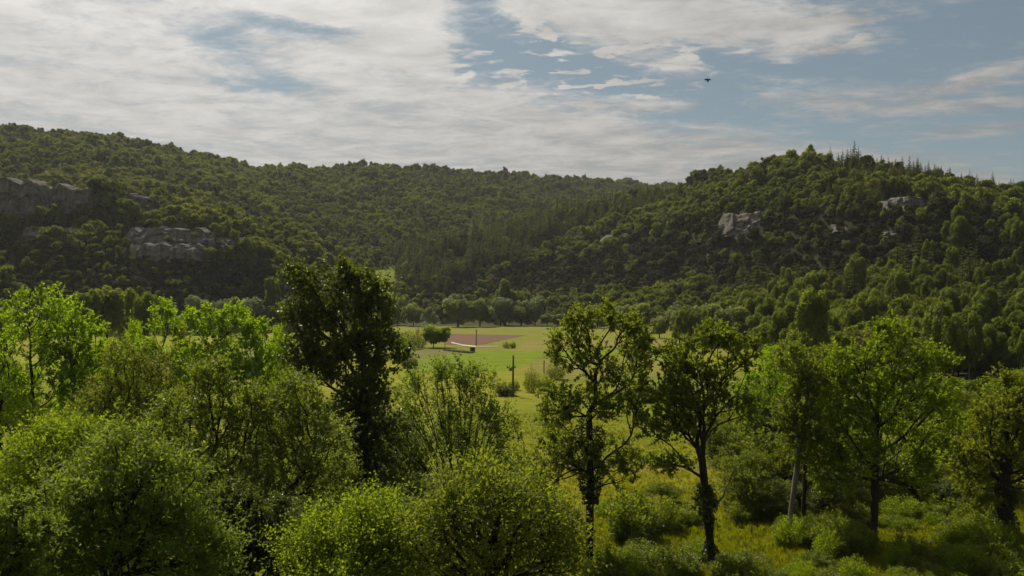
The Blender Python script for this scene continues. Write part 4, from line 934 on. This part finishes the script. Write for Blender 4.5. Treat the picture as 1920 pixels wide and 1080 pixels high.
H_('tall dark dense tree in the left centre with an ivy covered trunk', 688, 62, [(570, 535, 34, 50), (555, 590, 26, 40), (630, 548, 46, 62), (592, 600, 50, 50), (712, 575, 40, 60), (670, 540, 30, 40), (650, 640, 80, 60), (712, 660, 44, 64), (560, 660, 34, 44), (600, 690, 50, 50), (680, 730, 60, 65), (640, 790, 56, 56), (715, 800, 40, 60), (700, 870, 55, 55), (650, 880, 40, 50), (690, 930, 50, 40)],
   'dark', 1500, 18, 0.44, 0.27, 0.19, grow=0.92, seed=12, dens=2.2, trunk_top=14, tr=0.42, ivy=(0.3, 12.0, 9000, 1.7), bf=.3)
H_('vase shaped tree with many thin stems in front of the meadow', 862, 68, [(845, 705, 48, 34), (790, 735, 50, 42), (895, 730, 44, 42), (745, 785, 44, 48), (810, 790, 56, 50), (880, 790, 56, 50), (940, 800, 40, 50), (770, 850, 56, 50), (850, 850, 50, 40), (930, 860, 50, 42), (725, 840, 34, 44), (975, 875, 34, 30)],
   'silver', 1400, 17, 0.32, 0.20, 0.13, grow=1.05, seed=213, dens=1.45, trunk_top=1.6, stems=9, bf=.9, thin=5, bark=BARK, tr=0.16)
H_('large open oak with ivy on its trunk right of the meadow gap', 1105, 54, [(1085, 608, 26, 34), (1140, 590, 16, 24), (1165, 615, 34, 30), (1060, 660, 34, 40), (1120, 680, 40, 50), (1195, 660, 34, 46), (1170, 720, 40, 35), (1040, 760, 42, 38), (1110, 760, 50, 40), (1190, 770, 22, 40), (1045, 860, 44, 40), (1095, 860, 40, 40), (1165, 870, 36, 50), (1015, 905, 30, 14)],
   'oak', 1250, 20, 0.23, 0.18, 0.13, grow=1.08, seed=114, dens=2.0, trunk_top=10.5, tr=0.27, ivy=(4.2, 9.5, 4200, 1.25), thin=4, bf=.35)
H_('forked dark oak with bare lower limbs in the right centre', 1335, 53, [(1350, 632, 36, 30), (1290, 680, 52, 40), (1395, 680, 34, 46), (1340, 720, 50, 50), (1260, 730, 40, 45), (1390, 760, 32, 40), (1240, 800, 45, 36), (1300, 800, 40, 36), (1255, 868, 48, 16), (1325, 945, 24, 34), (1290, 760, 50, 40)],
   'oak', 1150, 19, 0.23, 0.18, 0.13, grow=1.06, seed=15, dens=1.9, trunk_top=7.5, tr=0.27, ivy=(1.2, 5.8, 2600, 0.8), thin=4, bf=.4)
oak = [o for o in COL.objects if o.get('label', '').startswith('forked dark oak')][0]
ox, oy, oz = oak.location; q = lambda u, v: ((u - 960) / F * oy - ox, -0.4, EYE + (HZ - v) / F * oy - oz)
V, Q = tube([(0.05, 0, q(0, 950)[2]), q(1352, 930), q(1366, 895), q(1381, 862)], [0.09, 0.075, 0.055, 0.02], 6)
link('dead_limb', make_mesh('dead_limb', V, Q, (BARK_PALE,), None, True), oak)
H_('feathery bright green tree between the forked oak and the big right tree', 1442, 80, [(1450, 690, 34, 40), (1435, 745, 38, 45), (1455, 800, 42, 50), (1430, 850, 40, 40)], 'locust', 620, 36, 0.32, 0.22, 0.08, seed=16, trunk_top=12, droop=0.3)
H_('slender leaning tree with a long pale bare trunk', 1478, 60, [(1492, 680, 32, 36), (1510, 730, 34, 40), (1485, 780, 34, 40), (1500, 830, 32, 36)], 'oak', 460, 26, 0.28, 0.17, 0.12, seed=17, dens=1.9, trunk_top=13, bark=BARK_PALE, lean=1.2, tr=0.2)
H_('slender dark stemmed tree just right of the pale leaning trunk', 1506, 62, [(1535, 700, 34, 44), (1550, 770, 38, 44), (1530, 840, 38, 44)], 'oak', 460, 26, 0.28, 0.17, 0.12, seed=18, dens=1.9, trunk_top=12, tr=0.17)
H_('broad bright oak with spreading low limbs, largest on the right', 1637, 59, [(1690, 632, 34, 32), (1650, 665, 48, 36), (1580, 690, 38, 40), (1730, 690, 42, 44), (1620, 730, 55, 45), (1700, 740, 60, 50), (1765, 760, 34, 50), (1570, 770, 42, 44), (1640, 800, 60, 44), (1740, 830, 45, 40), (1590, 850, 48, 40), (1680, 870, 60, 36), (1560, 900, 40, 30), (1720, 900, 40, 30)],
   'lime', 1300, 24, 0.27, 0.19, 0.13, seed=19, dens=1.9, trunk_top=9.5, tr=0.28, bf=.5, thin=5)
H_('thick trunked ivy clad tree at the right edge', 1886, 60, [(1900, 745, 44, 36), (1850, 785, 44, 40), (1930, 800, 55, 46), (1870, 850, 60, 44), (1825, 880, 36, 40), (1930, 890, 50, 44), (1840, 930, 36, 26)],
   'gold', 900, 26, 0.27, 0.18, 0.12, seed=20, dens=2.0, trunk_top=8.5, tr=0.5, ivy=(0.4, 6.5, 3800, 0.95), bf=.45)
H_('green tree filling the gap left of the ivy clad right tree', 1790, 74, [(1790, 820, 40, 45), (1760, 880, 46, 50), (1810, 890, 40, 45)], 'lime', 420, 28, 0.32, 0.2, 0.13, seed=21, trunk_top=6)
H_('rounded leafy tree in the gap right of the forked oak', 1470, 70, [(1450, 860, 50, 44), (1500, 870, 46, 46), (1430, 920, 50, 44), (1510, 930, 48, 40)], 'oak', 560, 30, 0.32, 0.19, 0.13, seed=22, trunk_top=4.5)
H_('leafy tree between the slender stems and the broad oak', 1560, 76, [(1560, 860, 44, 50), (1530, 820, 40, 44), (1590, 900, 44, 40)], 'oak', 420, 28, 0.32, 0.2, 0.14, seed=23, trunk_top=6)
# the bottom edge: bushy tops close to the viewpoint
H_('silvery ash with feathery leaves in the lower left corner', 210, 25, [(210, 895, 75, 45), (150, 950, 80, 50), (290, 950, 75, 55), (200, 1030, 110, 60), (330, 1040, 70, 60), (380, 1080, 45, 50), (110, 1060, 90, 60)], 'silver', 1300, 34, 0.17, 0.165, 0.058, seed=24, dens=1.15, sig_up=2.1, trunk_top=5, thin=6)
H_('yellow green shrubby tree behind the silvery ash', 95, 31, [(110, 855, 70, 36), (55, 900, 60, 50), (150, 890, 60, 40), (60, 980, 70, 60), (130, 960, 80, 50)], 'lime', 900, 34, 0.19, 0.115, 0.07, seed=25, dens=1.1, sig_up=2.0, trunk_top=6, thin=6)
H_('pale shrub at the extreme lower left', -5, 21, [(-5, 975, 45, 40), (15, 1030, 55, 50), (-30, 1070, 70, 60)], 'silver', 600, 34, 0.15, 0.10, 0.045, seed=26, trunk_top=3.5, thin=6)
H_('large round bright green bush at the bottom centre', 915, 27, [(900, 935, 70, 38), (960, 960, 70, 42), (850, 990, 70, 50), (1010, 1010, 60, 50), (930, 1040, 100, 55), (1040, 1070, 45, 50), (820, 1060, 70, 50)], 'fresh', 1300, 26, 0.16, 0.15, 0.085, seed=27, dens=0.75, sig_up=2.3, trunk_top=4.5, name='large_bush', cat='bush', thin=6)
H_('yellow green bush at the bottom left of centre', 655, 28, [(640, 1010, 60, 40), (590, 1050, 60, 45), (700, 1010, 60, 50), (720, 1060, 70, 50), (640, 1080, 90, 50)], 'lime', 1000, 30, 0.17, 0.115, 0.07, seed=28, dens=0.95, sig_up=2.2, trunk_top=3.2, name='large_bush', cat='bush', thin=6)
H_('greyish bush between the two bright bottom bushes', 745, 33, [(720, 965, 50, 34), (770, 985, 55, 45), (780, 1040, 60, 50), (700, 1000, 40, 40)], 'silver', 620, 32, 0.19, 0.11, 0.07, seed=29, trunk_top=3.5, name='large_bush', cat='bush', thin=6)
H_('dark green tree in the shade between the lower left ash and the bottom bushes', 470, 37, [(440, 960, 60, 45), (510, 990, 60, 50), (450, 1040, 70, 50), (540, 1050, 50, 50), (400, 1000, 40, 50)], 'dark', 800, 32, 0.26, 0.14, 0.10, seed=30, trunk_top=4, thin=6)

FILL = {}
def filler(kind, u, Y, vt, w, label, group=None):
    x, y, z = ground(u, Y)
    Ht = EYE + (HZ - vt) / F * Y - z; Wt = w / F * Y
    if kind not in FILL:
        sd = 200 + len(FILL); rg = np.random.default_rng(sd)
        lb = [(960 + a, 560 - EYE * 20 + 0, 0, 0) for a in (0,)]
        k = F / 60.0; vb = HZ + EYE * k
        lobes = [(960 + rg.uniform(-50, 50), vb - (3.2 + 1.25 * i) * k, 42 - 3.0 * i + rg.uniform(-6, 8), 34) for i in range(5)] + [(960 + sg * 55, vb - rg.uniform(3, 5.5) * k, 36, 32) for sg in (-1, 1)]
        root = hero(label, 960, 60, lobes, kind, 560, 26, 0.33, 0.18, 0.12, seed=sd, trunk_top=4, name='leafy_tree')
        FILL[kind] = root; o = root
    else:
        src = FILL[kind]; o = src.copy(); COL.objects.link(o)
        for ch in src.children:
            c = ch.copy(); COL.objects.link(c); c.parent = o
    o.location = (x, y, z); sc = Wt / 5.6
    o.scale = (sc, sc, Ht / 9.4); o.rotation_euler[2] = (u * 0.37) % 6.28
    o['label'] = label; o['group'] = group or 'leafy trees filling the gaps between the big trees'
FILLS = [('pale', 40, 45, 900, 120, 'pale green small tree at the lower left edge above the shrubs'), ('oak', 300, 44, 900, 120, 'green small tree behind the top of the silvery ash'), ('pale', 400, 52, 850, 120, 'pale green tree under the left of the two pale shiny trees'),
    ('locust', 60, 70, 800, 100, 'bright green low tree at the foot of the leftmost bright tree'), ('locust', 180, 84, 650, 100, 'bright green round tree right of the leftmost bright trees'), ('oak', 520, 60, 800, 120, 'green tree behind the wide pale tree'),
    ('locust', 520, 96, 640, 70, 'bright slim tree just left of the tall dark tree'), ('olive', 545, 86, 690, 70, 'olive brownish tree against the left side of the tall dark tree'), ('oak', 20, 88, 700, 100, 'green tree behind the leftmost bright tree'),
    ('oak', 610, 50, 860, 110, 'green tree rising between the wide pale tree and the dark trunk'), ('oak', 880, 48, 925, 120, 'green tree top right behind the round bottom bush'), ('pale', 430, 40, 950, 130, 'pale green tree low beside the silvery ash on its right'),
    ('locust', 250, 98, 615, 60, 'bright narrow tree left of the first rounded bright top'), ('olive', 345, 100, 625, 60, 'olive tree peeping between the two bright tops'), ('locust', 515, 100, 622, 50, 'bright slim tree right of the twin topped one'),
    ('oak', 1395, 72, 880, 90, 'green low tree behind the pale fence post'), ('fresh', 1500, 69, 880, 100, 'fresh green low tree behind the slender stems'), ('fresh', 1575, 71, 870, 100, 'fresh green low tree left of the broad oak trunk'),
    ('oak', 1690, 72, 850, 110, 'green low tree right of the broad oak trunk, behind it'), ('fresh', 1770, 70, 880, 100, 'fresh green low tree midway to the ivy clad tree'), ('fresh', 1830, 72, 850, 90, 'fresh green tree just left of the ivy clad trunk'),
    ('lime', 1240, 70, 905, 80, 'yellow green low tree between the two oak trunks'), ('oak', 1380, 75, 800, 80, 'green tree just right of the forked oak crown'), ('locust', 1480, 90, 690, 80, 'bright tree top beside the feathery bright tree'),
    ('pale', 1560, 90, 690, 90, 'pale green tree between the slender stems and the broad oak top'), ('oak', 1790, 90, 720, 80, 'green tree just left of the ivy clad tree top'), ('oak', 1900, 92, 700, 90, 'green tree behind the top of the ivy clad tree'),
    ('pale', 300, 50, 850, 130, 'pale green tree low between the olive trees and the silvery ash'), ('dark', 250, 55, 830, 120, 'dark green tree under the olive trees on the left'),
    ('oak', 350, 66, 800, 110, 'green tree filling in behind the pale shiny tree'), ('pale', 470, 47, 880, 130, 'pale green tree below the fork of the two big pale trees'),
    ('oak', 430, 62, 830, 110, 'green tree behind the trunks of the two pale trees'), ('dark', 620, 52, 900, 130, 'dark tree at the foot of the pale tree beside the dark trunk'),
    ('dark', 560, 48, 950, 110, 'dark low tree right of the shaded bottom tree'), ('oak', 740, 62, 880, 120, 'green tree at the right foot of the tall dark tree'),
    ('pale', 700, 46, 925, 110, 'pale green small tree above the greyish bottom bush'), ('oak', 820, 58, 905, 110, 'green tree below the vase shaped tree on its left'),
    ('pale', 975, 60, 890, 90, 'pale green small tree right of the vase shaped tree'), ('olive', 940, 55, 930, 90, 'olive small tree peeping over the round bottom bush'),
    ('dark', 20, 58, 860, 120, 'dark tree in the shade at the left edge'), ('oak', 90, 66, 850, 110, 'green tree at the feet of the bright left trees'), ('olive', 180, 72, 800, 100, 'olive tree low among the bright left trees'),
    ('oak', 560, 75, 760, 110, 'green tree low behind the pale trees beside the dark tree'), ('olive', 500, 80, 740, 90, 'olive tree under the right end of the bright left group'),
    ('locust', 340, 95, 720, 90, 'bright tree low in the bright left group'), ('locust', 220, 100, 660, 70, 'bright narrow tree between the two bright left groups'),
    ('oak', 770, 72, 800, 90, 'green tree between the dark tree and the vase shaped tree'), ('dark', 660, 66, 850, 100, 'dark tree pressed against the ivy trunk'),
    ('oak', 1390, 66, 850, 80, 'green tree just right of the forked oak trunk'), ('lime', 1420, 84, 770, 80, 'yellow green tree below the feathery bright tree'), ('oak', 1520, 80, 720, 100, 'green tree behind the slender stems'),
    ('lime', 1590, 84, 760, 100, 'yellow green tree behind the left half of the broad oak'), ('oak', 1750, 80, 780, 110, 'green tree behind the right half of the broad oak'), ('dark', 1540, 66, 880, 90, 'dark tree low beside the broad oak trunk on its left'),
    ('dark', 1720, 70, 870, 110, 'dark tree low beside the broad oak trunk on its right'), ('lime', 1810, 86, 770, 90, 'yellow green tree left of the ivy clad right tree'), ('oak', 1940, 70, 790, 100, 'green tree cut by the right edge of the view'),
    ('dark', 1850, 72, 900, 110, 'dark low tree behind the ivy clad trunk'), ('oak', 1455, 66, 900, 100, 'green low tree left of the pale leaning trunk'), ('oak', 1660, 76, 840, 90, 'green tree directly behind the broad oak trunk')]
for f in FILLS: filler(*f)

# low scrub at the lower right
P_near = [shoot_bush('scrub_bush_%d' % i, R0, LM[['oak', 'fresh', 'pale', 'lime'][i % 4]], 3, 3.2, 80, 60, 0.18, 0.22, [.6, .45, .6, .4][i % 4]) for i in range(4)]
rr = random.Random(11); 
def scrub_label(k, u, Y):
    where = next(t for lim, t in ((1190, 'by the open oak trunk'), (1270, 'in the gap between the two oak trunks'), (1380, 'by the forked oak trunk'), (1440, 'below the pale fence post'), (1530, 'by the slender leaning trunk'),
        (1600, 'left of the broad oak trunk'), (1680, 'by the broad oak trunk'), (1760, 'right of the broad oak trunk'), (1840, 'left of the ivy clad trunk'), (9999, 'at the lower right corner')) if u < lim)
    c = ['dark green', 'fresh green', 'pale green', 'yellow green'][k]; row = 'nearest' if Y < 52.5 else 'middle row' if Y < 58 else 'farther'
    return '%s %s scrub bush %s' % (row, c, where), '%s scrub bushes %s' % (c, where)

SCR = [(1200, 950, 930), (1255, 960, 940), (1160, 960, 935), (1290, 985, 950), (1225, 1010, 965)]
for i in range(120):
    u = 1120 + rr.random() * 800; Y = 49 + rr.random() * 16
    vb = HZ + EYE / Y * F
    clear = (1370 < u < 1465 and 54 < Y < 64) or (1650 < u < 1790 and 55 < Y < 63) or (1230 < u < 1400 and 56 < Y < 62) or abs(u - 1105) < 26 or abs(u - 1637) < 20 or abs(u - 1335) < 16
    if clear: continue
    h = rr.uniform(0.9, 2.3); k = rr.randrange(4)
    place([P_near[k]], 'scrub_bush', 'bush', u, 0, vb - h / Y * F, rr.uniform(40, 85), *scrub_label(k, u, Y), Y=Y, seed=i)
for i, (u, Y, vt, w) in enumerate([(1180, 60, 905, 90), (1240, 62, 925, 80), (1300, 64, 930, 60), (1150, 66, 930, 70), (1420, 66, 905, 80), (1380, 68, 900, 60), (1600, 64, 935, 70), (1690, 66, 925, 80), (1780, 66, 925, 80), (1550, 58, 960, 70), (1000, 66, 940, 80), (950, 68, 935, 80), (1060, 64, 945, 60)]):
    place([P_near[i % 4]], 'scrub_bush', 'bush', u, 0, vt, w, ['dark green', 'fresh green', 'pale green', 'yellow green'][i % 4] + ' taller bush at the near edge of the meadow', ['dark green', 'fresh green', 'pale green', 'yellow green'][i % 4] + ' meadow edge bushes', Y=Y, seed=i)

# ------------------------------------------------------------------ grass
def grass():
    rng = np.random.default_rng(9)
    def tuft(name, mat, h, n=16):
        a = rng.random(n) * 6.283; r = rng.random(n) * 0.22; C = np.stack([np.cos(a) * r, np.sin(a) * r, np.full(n, h * 0.45)], 1)
        D = np.stack([np.cos(a) * 0.35, np.sin(a) * 0.35, np.ones(n)], 1) + rng.normal(size=(n, 3)) * 0.12
        V, Q = leaf_quads(C, D, rvec(rng, n), h * (0.6 + 0.6 * rng.random(n)), 0.05, 0.2); return make_mesh(name, V, Q, (mat,))
    g1 = leaf_mat('grass_blade', (0.115, 0.140, 0.004), (0.16, 0.165, 0.008), (0.34, 0.38, 0.004), 0.45, 0.6, 0.15)
    g2 = leaf_mat('dry_grass_blade', (0.16, 0.14, 0.05), (0.22, 0.19, 0.09), (0.2, 0.17, 0.05), 0.35, 0.7, 0.2)
    pr = [tuft('g1', g1, 0.40), tuft('g2', g1, 0.55), tuft('g3', g2, 0.6)]
    n = 42000; Y = 46 + 74 * rng.random(n) ** 1.5; u = 830 + 1130 * rng.random(n); X = (u - 960) / F * Y
    Z = height(X, Y); s = rng.uniform(0.5, 1.1, n) * np.where(Y > 66, 0.6, 1.0)
    stuff_forest('meadow_grass', 'long green and straw grass of the near meadow', pr, np.stack([X, Y, Z], 1), rng.uniform(0, 6.28, n), np.stack([s, s, s], 1), rng.choice(3, n, p=[.55, .40, .05]))
grass()

# ------------------------------------------------------------------ the air of the valley
def haze():
    V = np.array([(sx * 3050, sy * 3050, z) for z in (-2.5, 420) for sx, sy in ((-1, -1), (1, -1), (1, 1), (-1, 1))], float)
    m, g, out = new_mat('valley_air'); pv = g.new('ShaderNodeVolumePrincipled'); g.l.new(pv.outputs[0], out.inputs[1])
    pv.inputs['Color'].default_value = (0.92, 0.94, 0.95, 1); pv.inputs['Density'].default_value = 0.00006; pv.inputs['Anisotropy'].default_value = 0.3
    o = link('haze', make_mesh('haze', V, [(3, 2, 1, 0), (4, 5, 6, 7), (0, 1, 5, 4), (1, 2, 6, 5), (2, 3, 7, 6), (3, 0, 4, 7)], (m,))); tag(o, 'thin pale air haze filling the valley', None, None, 'stuff')
haze()

# ------------------------------------------------------------------ the small insect in the air
def insect():
    Y = 2.6; x = (1327 - 960) / F * Y; z = EYE + (HZ - 150) / F * Y
    m1 = plain_mat('insect_body', (0.11, 0.07, 0.07), (0.17, 0.10, 0.10), 300, 0.5, 0)
    m2 = plain_mat('insect_wing', (0.22, 0.13, 0.13), (0.30, 0.2, 0.2), 200, 0.4, 0)
    root = link('flying_insect', None, None, (x, Y, z)); tag(root, 'tiny dark flying insect against the blue sky', 'insect')
    V, Q = tube([(-.001, 0, .0065), (-.001, 0, .004), (0, 0, .0), (.0005, 0, -.005), (.001, 0, -.0075)], [.0008, .0026, .003, .0028, .0006], 8); link('body', make_mesh('body', V, Q, (m1,), None, True), root)
    for s in (-1, 1):
        V = np.array([(0, 0, .002), (s * .006, .001, .005), (s * .012, .002, .001), (s * .005, .001, -.002)]); V = np.concatenate([V, V + [[0, .0003, 0]]])
        Q = [(0, 1, 2, 3), (7, 6, 5, 4), (0, 4, 5, 1), (1, 5, 6, 2), (2, 6, 7, 3), (3, 7, 4, 0)]
        link('wing', make_mesh('wing', V, Q, (m2,)), root)
insect()
